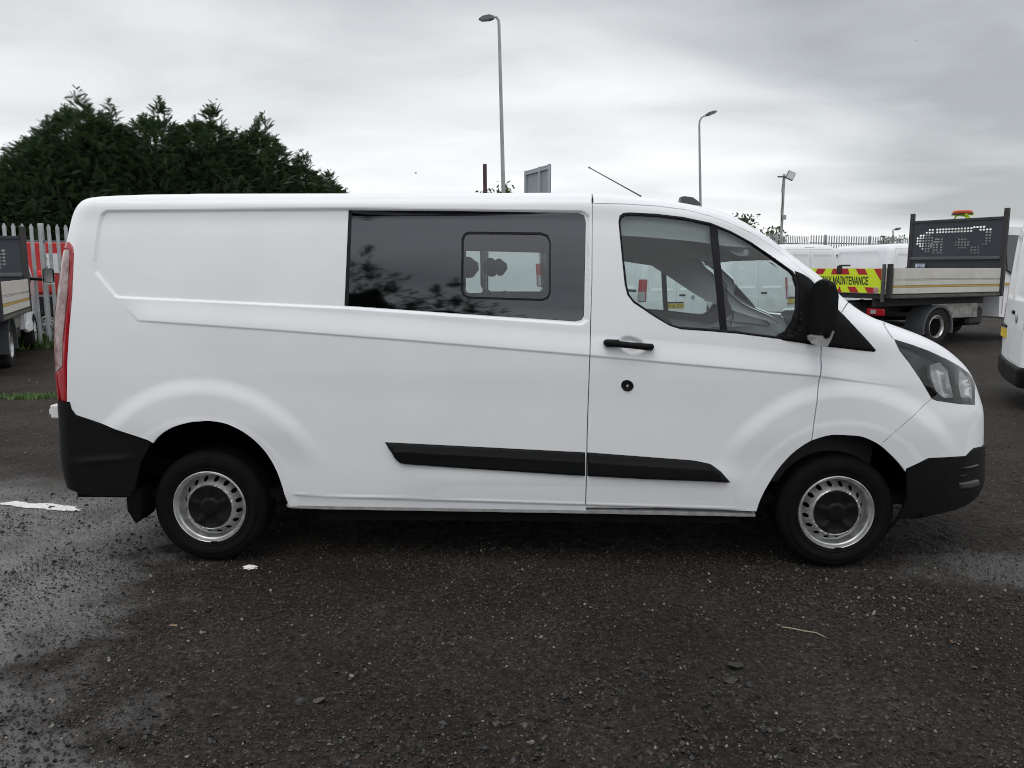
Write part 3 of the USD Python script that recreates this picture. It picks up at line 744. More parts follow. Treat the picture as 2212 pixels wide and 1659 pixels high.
# exterior mirror: seen almost edge on, standing out from the black panel
mc = on_flank(1757, 668)
prof = [0.70, 1.0] * np.array([(0.012, 0.165), (0.050, 0.150), (0.074, 0.10), (0.072, 0.02), (0.052, -0.085), (0.018, -0.155), (-0.014, -0.160), (-0.038, -0.140), (-0.030, -0.04), (-0.016, 0.07), (-0.010, 0.155)])
pts = []
for y, k, dx in ((-0.01, 0.80, -0.01), (-0.05, 0.95, 0.0), (-0.13, 1.0, 0.0), (-0.19, 0.93, 0.006), (-0.215, 0.78, 0.010)):
    pts += [(mc[0] + p[0] * k + dx, mc[1] + y, mc[2] + p[1] * k) for p in prof]
import manifold3d
pts = np.array(pts)
mir = trimesh.convex.convex_hull(pts)
for sgn in (1, -1):
    mm = put("door_mirror", trimesh.Trimesh(mir.vertices * [1, sgn, 1], mir.faces if sgn > 0 else mir.faces[:, ::-1], process=False), M_BLACK, van, smooth=50)
    lo = trimesh.convex.convex_hull(np.array([(mc[0] + x, mc[1] + y, mc[2] + z) for y in (-0.06, -0.20) for x, z in ((-0.045, -0.135), (0.03, -0.145), (0.045, -0.10), (0.012, -0.182), (-0.02, -0.178), (-0.042, -0.155))]))
    put("mirror_lamp", trimesh.Trimesh(lo.vertices * [1, sgn, 1], lo.faces if sgn > 0 else lo.faces[:, ::-1], process=False), M_GREYLENS, mm)
# headlights
for m in (None, "far"):
    hous = put_panel("headlight", panel(body, hl.buffer(-0.003), None, off=lambda s, t: -0.05 + 0 * s, grid=(0.02, 0.015), bevel=0.03, mirror=m), mat("lamp_housing", (0.05, 0.05, 0.052), 0.28, spec=0.6, var=0.6, vscale=9), van)
    refl = rnd(tr((2008, 790), (2030, 782), (2046, 800), (2052, 828), (2060, 858), (2040, 860), (2022, 845), (2010, 815)), 0.006)
    put_panel("reflector", panel(body, refl, None, off=lambda s, t: -0.034 + 0 * s, grid=(0.012, 0.01), bevel=0.03, mirror=m), mat("lamp_reflector", (0.92, 0.93, 0.94), 0.3, metal=0.7, var=0.3, vscale=28), hous)
    refl2 = rnd(tr((2072, 800), (2092, 815), (2100, 838), (2100, 860), (2076, 858), (2070, 830)), 0.006)
    put_panel("reflector", panel(body, refl2, None, off=lambda s, t: -0.030 + 0 * s, grid=(0.012, 0.01), bevel=0.03, mirror=m), mat("lamp_reflector", (0.7, 0.71, 0.72), 0.25, metal=0.9), hous)
    put_panel("lamp_lens", panel(body, hl.buffer(-0.002), None, off=0.001, grid=(0.02, 0.015), lip=0.004, mirror=m), G_LAMP, hous)
# bumper corner: three moulded ribs
for k, (v0, v1) in enumerate(((1004, 1013), (1021, 1028), (1036, 1056))):
    rib = rnd(tr((2068, v0 + 5), (2090, v0 + 2), (2108, v0 - 3), (2110, v1 - 8), (2092, v1 - 2), (2068, v1)), 0.002)
    for m in (None, "far"):
        put_panel("bumper_rib", panel(body, rib, None, off=0.024, grid=(0.015, 0.01), bevel=0.012, mirror=m), mat("satin_black", (0.03, 0.03, 0.031), 0.4), van)
# cabin
def seat(x, y, w):
    b = rot(bx(0.12, w, 0.62, (x - 0.20, y, 1.17), 0.04), -12, [0, 1, 0], (x - 0.2, y, 0.9))
    c = bx(0.50, w, 0.15, (x, y, 0.88), 0.05)
    s_ = put("seat", join(b, c), M_SEAT, van, smooth=30)
    put("headrest", rot(bx(0.10, 0.27, 0.12, (x - 0.33, y, 1.645), 0.04), -8, [0, 1, 0], (x - .33, y, 1.62)), M_SEAT, s_, smooth=30)
for x, y in ((0.60, -0.52), (0.62, 0.08), (0.62, 0.56)):
    seat(x, y, 0.50)
for x, y in ((0.03, -0.56), (0.13, 0.0), (0.16, 0.56)):
    seat(x, y, 0.52)
dash = prism([(1.10, 0.45), (1.95, 0.45), (2.02, 1.12), (1.70, 1.205), (1.42, 1.20), (1.28, 1.13), (1.22, 0.95), (1.25, 0.7)], 1.66, (0, -0.83, 0))
put("dashboard", dash, M_TRIM, van, smooth=30)
put("instrument_hood", trimesh.convex.convex_hull(np.array([(x, y, z) for y in (-0.66, -0.32) for x, z in ((1.24, 1.10), (1.30, 1.27), (1.50, 1.25), (1.60, 1.18))])), M_TRIM, van, smooth=30)
sw = trimesh.creation.torus(0.19, 0.016, major_sections=36, minor_sections=10)
sw = join(sw, bx(0.36, 0.05, 0.02), bx(0.05, 0.19, 0.02, (0, -0.09, 0)), trimesh.creation.cylinder(0.065, 0.05, sections=20))
rot(sw, -62, [0, 1, 0]); sw.apply_translation((1.12, -0.49, 1.12))
put("steering_wheel", sw, M_TRIM, van, smooth=30)
for y in (-0.90, 0.90):
    put("door_card", bx(0.9, 0.05, 0.6, (0.95, y, 0.86), 0.02), M_TRIM, van)
# roof furniture
rp = van_local(at_y(1489, 428, VAN[1] - 0.25))
pod = trimesh.convex.convex_hull(np.array([(rp[0] + x * 0.85, rp[1] + y, rp[2] - 0.012 + z * 0.8) for x, z, w_ in ((-0.075, -0.04, .05), (-0.066, 0.022, .034), (-0.04, 0.027, .034), (0.02, 0.018, .03), (0.06, -0.012, .03), (0.075, -0.04, .045)) for y in (-w_, w_)]))
put("roof_sensor", pod, mat("grey_black_plastic", (0.03, 0.03, 0.033), 0.4), van, smooth=30)
a0, a1 = van_local(at_y(1381, 422, VAN[1])), van_local(at_y(1271, 361, VAN[1]))
put("aerial", tube([a0 - (a1 - a0) * 0.04, a0, a0 + (a1 - a0) * .5, a1 - (a1 - a0) * .06, a1], [0.006, 0.005, 0.004, 0.0035, 0.006], 8), mat("aerial_grey", (0.10, 0.09, 0.09), 0.5), van)
# rear: white number plate lamp housing edge and step seen past the bumper, mud flap
rp = on_flank(128, 887)
put("tow_socket", join(bx(0.05, 0.07, 0.075, (rp[0] - 0.045, rp[1] + 0.06, rp[2] - 0.012), 0.006), bx(0.008, 0.04, 0.03, (rp[0] - 0.074, rp[1] + 0.05, rp[2] - 0.012))), mat("white_plastic", (0.7, 0.7, 0.69), 0.5), van)
fp = van_local(at_y(300, 1095, VAN[1] - 0.86))
put("mud_flap", trimesh.convex.convex_hull(np.array([(fp[0] + x, fp[1] + y, fp[2] + z) for y in (-0.07, 0.10) for x, z in ((-0.03, 0.12), (-0.03, 0.0), (0.012, -0.075), (0.04, -0.055), (0.055, 0.0), (0.05, 0.12))])), M_LINER, van)
put("tow_bracket", join(bx(0.12, 0.10, 0.014, (fp[0] + .04, fp[1] + 0.22, fp[2] + 0.15)), bx(0.03, 0.10, 0.16, (fp[0] + .0, fp[1] + 0.24, fp[2] + 0.2))), M_UNDER, van)
put("axle", join(tube([(-HX, -0.8, HZ), (-HX, 0.8, HZ)], 0.05, 10), tube([(HX, -0.8, HZ), (HX, 0.8, HZ)], 0.04, 10), bx(0.7, 0.5, 0.2, (1.5, 0, 0.33)), tube([(1.2, 0.2, 0.26), (-1.2, 0.25, 0.26), (-2.3, 0.3, 0.28)], 0.04, 10)), M_UNDER, van)
# ------------------------------------------------------------------ ground: wet dark cinders and stones
def axis_lines(lo, hi, step, far, grow=1.09):
    a = list(np.arange(lo, hi, step)); h = step
    while a[-1] < far:
        h *= grow; a.append(a[-1] + h)
    return np.array(a)
gx = axis_lines(0, 3.3, 0.014, 420); gx = np.r_[-gx[:0:-1], gx]
gy = axis_lines(2.2, 5.2, 0.014, 800); gy = np.r_[2.2 - axis_lines(0, 0.2, 0.15, 60, 1.3)[:0:-1], gy]
GX, GY = np.meshgrid(gx, gy, indexing="ij")
def wet_at(x, y):
    """How wet the surface is, 0 to 1: the churned wet strip on the left, a puddled patch at the front wheel."""
    p = np.stack([x, y, 0 * x], -1)
    n = meshkit.fbm(p * 1.3, 3, 4) - 0.5
    n2 = meshkit.fbm(p * [5.0, 6.5, 1] + 9, 3, 8) - 0.5
    edge = -1.50 - 0.46 * (np.clip(y, 2.2, 3.8) - 2.5) + 0.25 * np.clip(y - 4.3, 0, 3)
    left = sstep(0.30, -0.38, x - edge + 0.75 * n + 1.0 * n2) * (1 - sstep(5.2, 6.6, y + n))
    right = np.exp(-(((x - 2.75) / 0.9) ** 2 + ((y - 4.25) / 0.45) ** 2)) + 0.9 * np.exp(-(((x - 2.5) / 0.55) ** 2 + ((y - 3.0) / 0.4) ** 2))
    right = sstep(0.40, 0.85, right + 0.7 * n + 0.6 * n2 - 0.12)
    return np.clip(left * (0.85 + 1.0 * n2) + right * 0.34, 0, 1)
def ground_h(x, y):
    p = np.stack([x, y, 0 * x], -1)
    near = np.exp(-(y / 22.0) ** 2)
    h = 0.030 * (meshkit.fbm(p * 0.7, 3, 1) - 0.5) + near * (0.020 * (meshkit.fbm(p * 5.0, 3, 2) - 0.5) + 0.020 * (meshkit.fbm(p * 24.0, 3, 3) - 0.5))
    w = wet_at(x, y)
    flat = np.exp(-((y - 4.4) / 0.6) ** 2) * np.exp(-(np.minimum(np.abs(x + 1.72), np.abs(x - 1.8)) / 0.5) ** 2)
    return (h - 0.006 * w) * (1 - 0.6 * w) * (1 - 0.7 * flat) - 0.004 - 0.008 * flat
GZ = ground_h(GX, GY)
_i, _j = np.meshgrid(np.arange(len(gx) - 1), np.arange(len(gy) - 1), indexing="ij")
_n = len(gy)
_a = (_i * _n + _j).ravel()
gf = np.vstack([np.stack([_a, _a + _n, _a + _n + 1], 1), np.stack([_a, _a + _n + 1, _a + 1], 1)])
M_GROUND = usdkit.material(stage, "/World/Looks/wet_cinders", {
    "geo": ("geometry", {}), "wet": ("attribute", {"attribute": "wet"}),
    "n1": ("noise_texture", {"scale": 1.1, "detail": 6, "roughness": 0.6}),
    "n2": ("noise_texture", {"scale": 38.0, "detail": 5, "roughness": 0.7}),
    "v": ("voronoi_texture", {"scale": 95.0, "randomness": 1.0}),
    "v2": ("voronoi_texture", {"scale": 42.0, "randomness": 1.0}),
    "r1": ("rgb_ramp", {"ramp": [(0.32, (0.0185, 0.0140, 0.0108)), (0.5, (0.0295, 0.0242, 0.0200)), (0.68, (0.044, 0.0380, 0.0330))]}),
    "r2": ("rgb_ramp", {"ramp": [(0.32, (0.35, 0.34, 0.33)), (0.5, (0.9, 0.9, 0.9)), (0.68, (2.1, 2.05, 2.0))]}),
    "rv": ("rgb_ramp", {"ramp": [(0.0, (0.6, 0.58, 0.56)), (0.5, (0.9, 0.9, 0.9)), (0.93, (1.2, 1.15, 1.1)), (0.97, (2.0, 1.85, 1.7)), (1.0, (3.2, 2.9, 2.6))]}),
    "sepv": ("separate_color", {}),
    "m1": ("mix", {"mix_type": "multiply", "fac": 1.0}), "m2": ("mix", {"mix_type": "multiply", "fac": 0.85}),
    "mud_sheen": ("mix", {"mix_type": "mix", "color2": (0.115, 0.113, 0.114)}),  # grey silt, lightened so the base colour also carries the sky's sheen
    "wf": ("math", {"math_type": "multiply", "value2": 0.8}),
    "ro": ("map_range", {"from_min": 0.0, "from_max": 0.8, "to_min": 0.66, "to_max": 0.2, "clamp": True}),
    "sp": ("map_range", {"from_min": 0.0, "from_max": 1.0, "to_min": 0.16, "to_max": 1.0, "clamp": True}),
    "bs": ("map_range", {"from_min": 0.0, "from_max": 1.0, "to_min": 1.0, "to_max": 0.5, "clamp": True}),
    "hadd": ("math", {"math_type": "add"}), "hv": ("math", {"math_type": "multiply", "value2": -0.5}), "hs": ("math", {"math_type": "multiply"}),
    "b": ("bump", {"strength": 1.0, "distance": 0.03}),
    "p": ("principled_bsdf", {})},
    [("geo.position", "n1.vector"), ("geo.position", "n2.vector"), ("geo.position", "v.vector"), ("geo.position", "v2.vector"),
     ("n1.fac", "r1.fac"), ("n2.fac", "r2.fac"), ("v.color", "sepv.color"), ("sepv.r", "rv.fac"),
     ("r1.color", "m1.color1"), ("r2.color", "m1.color2"), ("m1.color", "m2.color1"), ("rv.color", "m2.color2"),
     ("wet.fac", "wf.value1"), ("m2.color", "mud_sheen.color1"), ("wf.value", "mud_sheen.fac"), ("mud_sheen.color", "p.base_color"),
     ("wet.fac", "ro.value"), ("ro.result", "p.roughness"), ("wet.fac", "sp.value"), ("sp.result", "p.specular_ior_level"),
     ("v2.distance", "hv.value1"), ("n2.fac", "hadd.value1"), ("hv.value", "hadd.value2"), ("wet.fac", "bs.value"), ("hadd.value", "hs.value1"), ("bs.result", "hs.value2"), ("hs.value", "b.height"), ("b.normal", "p.normal")],
    surface="p.BSDF")
gp = put("ground", (np.stack([GX, GY, GZ], -1).reshape(-1, 3), gf), M_GROUND, None, smooth=True, kind="structure")
UsdGeom.PrimvarsAPI(gp).CreatePrimvar("wet", Sdf.ValueTypeNames.FloatArray, "vertex").Set(Vt.FloatArray.FromNumpy(wet_at(GX, GY).ravel().astype(np.float32)))

# loose stones, thousands of them
protos = []
st_mats = [mat("stone_dark", (0.013, 0.0125, 0.012), 0.55, spec=0.5, var=0.4, vscale=60), mat("stone_grey", (0.050, 0.045, 0.040), 0.55, var=0.4, vscale=60), mat("stone_brown", (0.070, 0.038, 0.027), 0.6, var=0.4, vscale=60), mat("stone_pale", (0.20, 0.185, 0.16), 0.6, var=0.35, vscale=60)]
gravel = UsdGeom.PointInstancer.Define(stage, "/World/gravel")
def stone_mesh(seed, r=1.0, sub=1, flat=0.65):
    m = trimesh.creation.icosphere(subdivisions=sub, radius=1.0)
    v = m.vertices
    q = np.random.default_rng(seed)
    for _ in range(8):                                    # chop flats into the pebble
        d = q.normal(size=3); d /= np.linalg.norm(d)
        k = v @ d
        v = v - np.maximum(k - q.uniform(0.25, 0.62), 0)[:, None] * d
    v = v * np.array([1.0, q.uniform(.7, 1), flat * q.uniform(.7, 1.1)]) * r
    return trimesh.Trimesh(v, m.faces, process=False)
for k in range(8):
    path = f"/World/gravel/stone_{k + 1:03d}" if k else "/World/gravel/stone"
    usdkit.mesh(stage, path, stone_mesh(50 + k), st_mats[(0, 1, 2, 3, 0, 1, 0, 1)[k]], smooth=False)
    protos.append(path)
gravel.CreatePrototypesRel().SetTargets([Sdf.Path(p) for p in protos])
def scatter(n, x0, x1, y0, y1, dens, size, weights, q):
    x, y = q.uniform(x0, x1, n), q.uniform(y0, y1, n)
    keep = q.random(n) < dens(x, y)
    x, y = x[keep], y[keep]
    r = size(q, len(x))
    return x, y, r, q.choice(8, len(x), p=np.array(weights) / np.sum(weights))
q = np.random.default_rng(3)
clump = lambda x, y, s, k: meshkit.fbm(np.stack([x * s, y * s, 0 * x + k], -1), 3, k)
sets = [scatter(100000, -4.5, 4.5, 2.1, 7.0, lambda x, y: sstep(0.30, 0.62, clump(x, y, 2.2, 11)) * 0.8 + 0.2, lambda q, n: 0.0026 + 0.0045 * q.random(n) ** 2, [4, 5, 1.2, 1.2, 4, 5, 3, 3], q),
        scatter(11000, -4.5, 4.5, 2.1, 7.5, lambda x, y: sstep(0.38, 0.62, clump(x, y, 1.6, 12)) * 0.9 + 0.1, lambda q, n: 0.0045 + 0.011 * q.random(n) ** 2.6, [6, 3.5, 1.6, 0.5, 6, 3, 4, 2], q),
        scatter(2600, -2.6, 1.2, 2.3, 3.3, lambda x, y: sstep(0.42, 0.6, clump(x, y, 2.6, 17)) * np.exp(-((y - 2.65) / 0.4) ** 2), lambda q, n: 0.007 + 0.012 * q.random(n) ** 2, [6, 2, 1.5, 0.1, 6, 2, 5, 1], q),
        scatter(5200, -4.0, -0.6, 2.2, 5.4, lambda x, y: wet_at(x, y) * sstep(0.38, 0.6, clump(x, y, 3.0, 13)), lambda q, n: 0.006 + 0.013 * q.random(n) ** 2, [5, 1, 0.3, 0.1, 5, 1, 5, 1], q),
        scatter(5200, 1.0, 4.2, 2.5, 4.6, lambda x, y: np.exp(-((y - 3.55 - 0.05 * x) / 0.42) ** 2) * sstep(0.3, 0.6, clump(x, y, 2.4, 14)) * sstep(0.9, 1.8, x), lambda q, n: 0.0035 + 0.008 * q.random(n) ** 2, [1, 5, 0.6, 5, 1, 5, 1, 5], q),
        scatter(34000, -3.2, 3.6, 2.2, 4.6, lambda x, y: (sstep(0.30, 0.62, clump(x, y, 1.9, 23)) * 0.8 + 0.2) * (1 - 0.4 * wet_at(x, y)), lambda q, n: 0.0038 + 0.0062 * q.random(n) ** 2, [6, 4, 1.2, 0.8, 6, 3, 4, 2], q),
        scatter(26000, -12, 22, 6.5, 22, lambda x, y: 0.85 + 0 * x, lambda q, n: 0.006 + 0.012 * q.random(n) ** 2, [4, 4, 1, 1.6, 4, 4, 3, 3], q)]
X, Y, Rr, K = (np.concatenate(k) for k in zip(*sets))
ok = ~((np.abs(Y - 4.55) < 0.16) & ((np.abs(X + 1.72) < 0.1) | (np.abs(X - 1.80) < 0.1)))
X, Y, Rr, K = X[ok], Y[ok], Rr[ok], K[ok]
gravel.CreatePositionsAttr(Vt.Vec3fArray.FromNumpy(np.stack([X, Y, ground_h(X, Y) + 0.42 * Rr], -1).astype(np.float32)))
gravel.CreateProtoIndicesAttr(Vt.IntArray.FromNumpy(K.astype(np.int32)))
gravel.CreateScalesAttr(Vt.Vec3fArray.FromNumpy(np.repeat(Rr[:, None], 3, 1).astype(np.float32)))
an = q.uniform(0, 2 * PI, len(X))
tl = q.normal(0, 0.18, (len(X), 2))
qs = np.stack([np.cos(an / 2), tl[:, 0], tl[:, 1], np.sin(an / 2)], 1); qs /= np.linalg.norm(qs, axis=1, keepdims=True)
gravel.CreateOrientationsAttr(Vt.QuathArray([Gf.Quath(float(a), float(b), float(c), float(d)) for a, b, c, d in qs]))
data(gravel.GetPrim(), label="loose dark gravel strewn over the whole wet yard", cat="gravel", kind="stuff")

# single stones and litter that stand out
def lump(u, v, r, m, label, seed, flat=0.6):
    x, y, _ = at_z(u, v)
    z = float(ground_h(np.array(x), np.array(y)))
    put("stone", stone_mesh(seed, r, 2, flat).apply_translation((x, y, z + 0.25 * r)), m, None, label=label, cat="stone")
M_TARLUMP = mat("tarmac_lump", (0.024, 0.022, 0.021), 0.6, var=0.4, vscale=60)
lump(1590, 1440, 0.045, M_TARLUMP, "dark flat lump of broken tarmac near the bottom edge, the upper of two", 201, 0.4)
lump(1580, 1472, 0.040, M_TARLUMP, "dark flat lump of broken tarmac near the bottom edge, the lower of two", 202, 0.4)
lump(2054, 1388, 0.016, mat("rust_stone", (0.09, 0.045, 0.02), 0.6), "rust brown square stone at lower right of the yard", 203)
lump(1966, 1295, 0.019, st_mats[3], "pale cream stone on the gravel right of the front wheel", 204)
lump(375, 1351, 0.017, mat("tan_stone", (0.22, 0.16, 0.09), 0.6), "flat tan stone on dark ground below the rear wheel", 205, 0.35)
lump(568, 1409, 0.017, st_mats[1], "pointed grey stone below the scrap of white litter", 206)
lump(655, 1510, 0.034, st_mats[0], "blackish angular stone at bottom left of centre, beside a greyer one", 207)
lump(690, 1512, 0.026, st_mats[1], "grey angular stone at bottom left of centre, beside a blackish one", 208)
tw = at_z(np.array([1688, 1705, 1735, 1762, 1783]), np.array([1359, 1360, 1364, 1370, 1378]))
tw[:, 2] = ground_h(tw[:, 0], tw[:, 1]) + 0.007
put("twig", tube(tw, [0.0022, 0.0030, 0.0028, 0.0026, 0.002], 6), mat("dry_twig", (0.30, 0.26, 0.19), 0.8), None, label="thin pale dry twig lying on the ground below the front wheel", cat="twig")
c = at_z(540, 1224)
lit = trimesh.creation.icosphere(subdivisions=3, radius=1.0)
v = lit.vertices * [0.036, 0.022, 0.012]
lit.vertices = v * (0.45 + 1.1 * meshkit.fbm(lit.vertices * 2.3 + 5, 3, 5)[:, None]) + [c[0], c[1], float(ground_h(c[0], c[1])) + 0.008]
put("litter", lit, mat("white_paper", (0.72, 0.71, 0.70), 0.8), None, label="scrap of crumpled white litter beside the rear tyre", cat="litter")
# worn patch of white paint on the ground behind the van
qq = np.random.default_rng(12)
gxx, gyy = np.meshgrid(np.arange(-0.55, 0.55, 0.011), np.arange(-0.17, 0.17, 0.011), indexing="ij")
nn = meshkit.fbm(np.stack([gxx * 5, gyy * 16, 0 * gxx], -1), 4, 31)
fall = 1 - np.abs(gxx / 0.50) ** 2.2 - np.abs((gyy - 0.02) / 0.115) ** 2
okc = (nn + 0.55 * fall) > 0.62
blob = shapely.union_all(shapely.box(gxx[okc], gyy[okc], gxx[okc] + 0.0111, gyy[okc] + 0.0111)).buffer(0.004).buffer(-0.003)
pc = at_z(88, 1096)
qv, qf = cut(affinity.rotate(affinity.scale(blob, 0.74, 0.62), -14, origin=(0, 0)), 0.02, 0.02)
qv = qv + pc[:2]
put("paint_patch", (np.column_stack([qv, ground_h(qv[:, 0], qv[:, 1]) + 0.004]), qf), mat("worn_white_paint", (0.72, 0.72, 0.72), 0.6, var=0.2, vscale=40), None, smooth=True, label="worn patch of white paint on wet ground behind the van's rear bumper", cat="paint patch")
# ------------------------------------------------------------------ palisade fence
M_GALV = mat("galvanised_steel", (0.42, 0.44, 0.45), 0.5, metal=0.25, var=0.25, vscale=3)
M_GALVDARK = mat("weathered_steel", (0.16, 0.165, 0.165), 0.6, metal=0.2, var=0.3, vscale=6)
def pale_mesh(h):
    """A W-section pale with a splayed three-pointed top."""
    a, b = 0.034, 0.012
    front = Polygon([(-a, 0.06), (a, 0.06), (a, h - 0.10), (a + 0.006, h - 0.075), (0.010, h), (-0.010, h), (-a - 0.006, h - 0.075), (-a, h - 0.10)])
    m = prism(front, 0.010, (0, 0, 0))
    rib = bx(0.022, 0.014, h - 0.16, (0, -0.005, (h - 0.06) / 2 + 0.03))
    return join(m, rib)
def fence_run(p0, p1, h, label, first_post=0.0):
    p0, p1 = np.array(p0, float), np.array(p1, float)
    L = np.linalg.norm(p1 - p0); ang = math.atan2(*(p1 - p0)[::-1])
    f = thing("palisade_fence", label, "fence", (*p0, 0), ang, "palisade fencing along the back of the yard" if False else None)
    pm = pale_mesh(h)
    n = int(L / 0.155)
    for k in range(n):
        if abs((k * 0.155 - first_post + 1.4) % 2.8 - 1.4) < 0.05:
            continue
        put("pale", pm.copy().apply_translation((0.08 + k * 0.155, 0, 0)), M_GALV, f)
    for z in (0.42, h - 0.34):
        put("rail", bx(L, 0.02, 0.045, (L / 2, 0.028, z)), M_GALVDARK, f)
    x = first_post
    while x < L:
        if x >= 0:
            put("post", bx(0.10, 0.06, h + 0.02, (x, 0.075, (h + 0.02) / 2), 0.008), M_GALV, f)
        x += 2.8
    return f
fence_run((-18.0, 9.9), (-8.3, 17.6), 2.50, "grey steel palisade fence at far left, in front of the red vehicle", 8.0)
fence_run((-8.3, 17.6), (4.0, 26.2), 2.62, "grey steel palisade fence hidden behind the crew van, below the dark conifers", 0.6)
fence_run((4.0, 26.2), (12.6, 34.6), 2.92, "grey steel palisade fence beyond the parked white vans, seen through the cab windows", 0.9)
fence_run((12.6, 34.6), (24.0, 40.6), 2.98, "grey steel palisade fence on the right, behind the tipper truck's headboard", 1.0)

# ------------------------------------------------------------------ trees
M_CON = usdkit.material(stage, "/World/Looks/conifer_leaf", {
    "geo": ("geometry", {}), "n": ("noise_texture", {"scale": 1.3, "detail": 3}), "r": ("rgb_ramp", {"ramp": [(0.3, (0.028, 0.060, 0.026)), (0.55, (0.052, 0.096, 0.042)), (0.75, (0.095, 0.142, 0.070))]}),
    "hs": ("hsv", {"saturation": 0.9}), "mr": ("map_range", {"to_min": 0.6, "to_max": 1.5}),
    "p": ("principled_bsdf", {"roughness": 0.55, "specular_ior_level": 0.35}), "t": ("translucent_bsdf", {"color": (0.035, 0.07, 0.02)}), "m": ("mix_closure", {"fac": 0.22})},
    [("geo.position", "n.vector"), ("n.fac", "r.fac"), ("r.color", "hs.color"), ("geo.random_per_island", "mr.value"), ("mr.result", "hs.value"), ("hs.color", "p.base_color"), ("p.BSDF", "m.closure1"), ("t.BSDF", "m.closure2")], surface="m.closure")
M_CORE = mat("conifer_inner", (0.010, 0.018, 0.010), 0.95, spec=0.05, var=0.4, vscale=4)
M_BARK = mat("bark", (0.05, 0.04, 0.032), 0.9, var=0.4, vscale=10, bump=0.5, bscale=20)
def frond():
    """One drooping flat spray: a curved stem with leaflets both sides, base at the origin, pointing along +x."""
    tri = []
    stem = lambda u: np.array([u, 0.0, 0.16 * u - 0.42 * u * u])
    for u in (0.12, 0.28, 0.44, 0.60, 0.76):
        b, ln = stem(u), 0.34 * (1 - 0.55 * u)
        for sg in (-1, 1):
            tip = b + np.array([0.72 * ln, sg * 0.72 * ln, -0.16 * ln])
            w = np.array([0.055, -sg * 0.03, 0.0])
            tri.append([b - w, b + w, tip])
    tri.append([stem(0.55) + [0, 0.035, 0], stem(0.55) - [0, 0.035, 0], stem(1.0)])
    tri.append([stem(0.0) + [0, 0.025, 0], stem(0.0) - [0, 0.025, 0], stem(0.6)])
    return np.array(tri)
FROND = frond()
def sprays(base, yaw, pitch, size, roll):
    """Fronds at the points base as one triangle soup."""
    T_ = FROND.reshape(-1, 3)[None] * size[:, None, None]
    cr, sr = np.cos(roll)[:, None], np.sin(roll)[:, None]
    y, z = T_[..., 1] * cr - T_[..., 2] * sr, T_[..., 1] * sr + T_[..., 2] * cr
    cp, sp = np.cos(pitch)[:, None], np.sin(pitch)[:, None]
    x, z = T_[..., 0] * cp - z * sp, T_[..., 0] * sp + z * cp
    cy, sy = np.cos(yaw)[:, None], np.sin(yaw)[:, None]
    x, y = x * cy - y * sy, x * sy + y * cy
    v = (np.stack([x, y, z], -1) + base[:, None]).reshape(-1, 3)
    return trimesh.Trimesh(v, np.arange(len(v)).reshape(-1, 3), process=False)
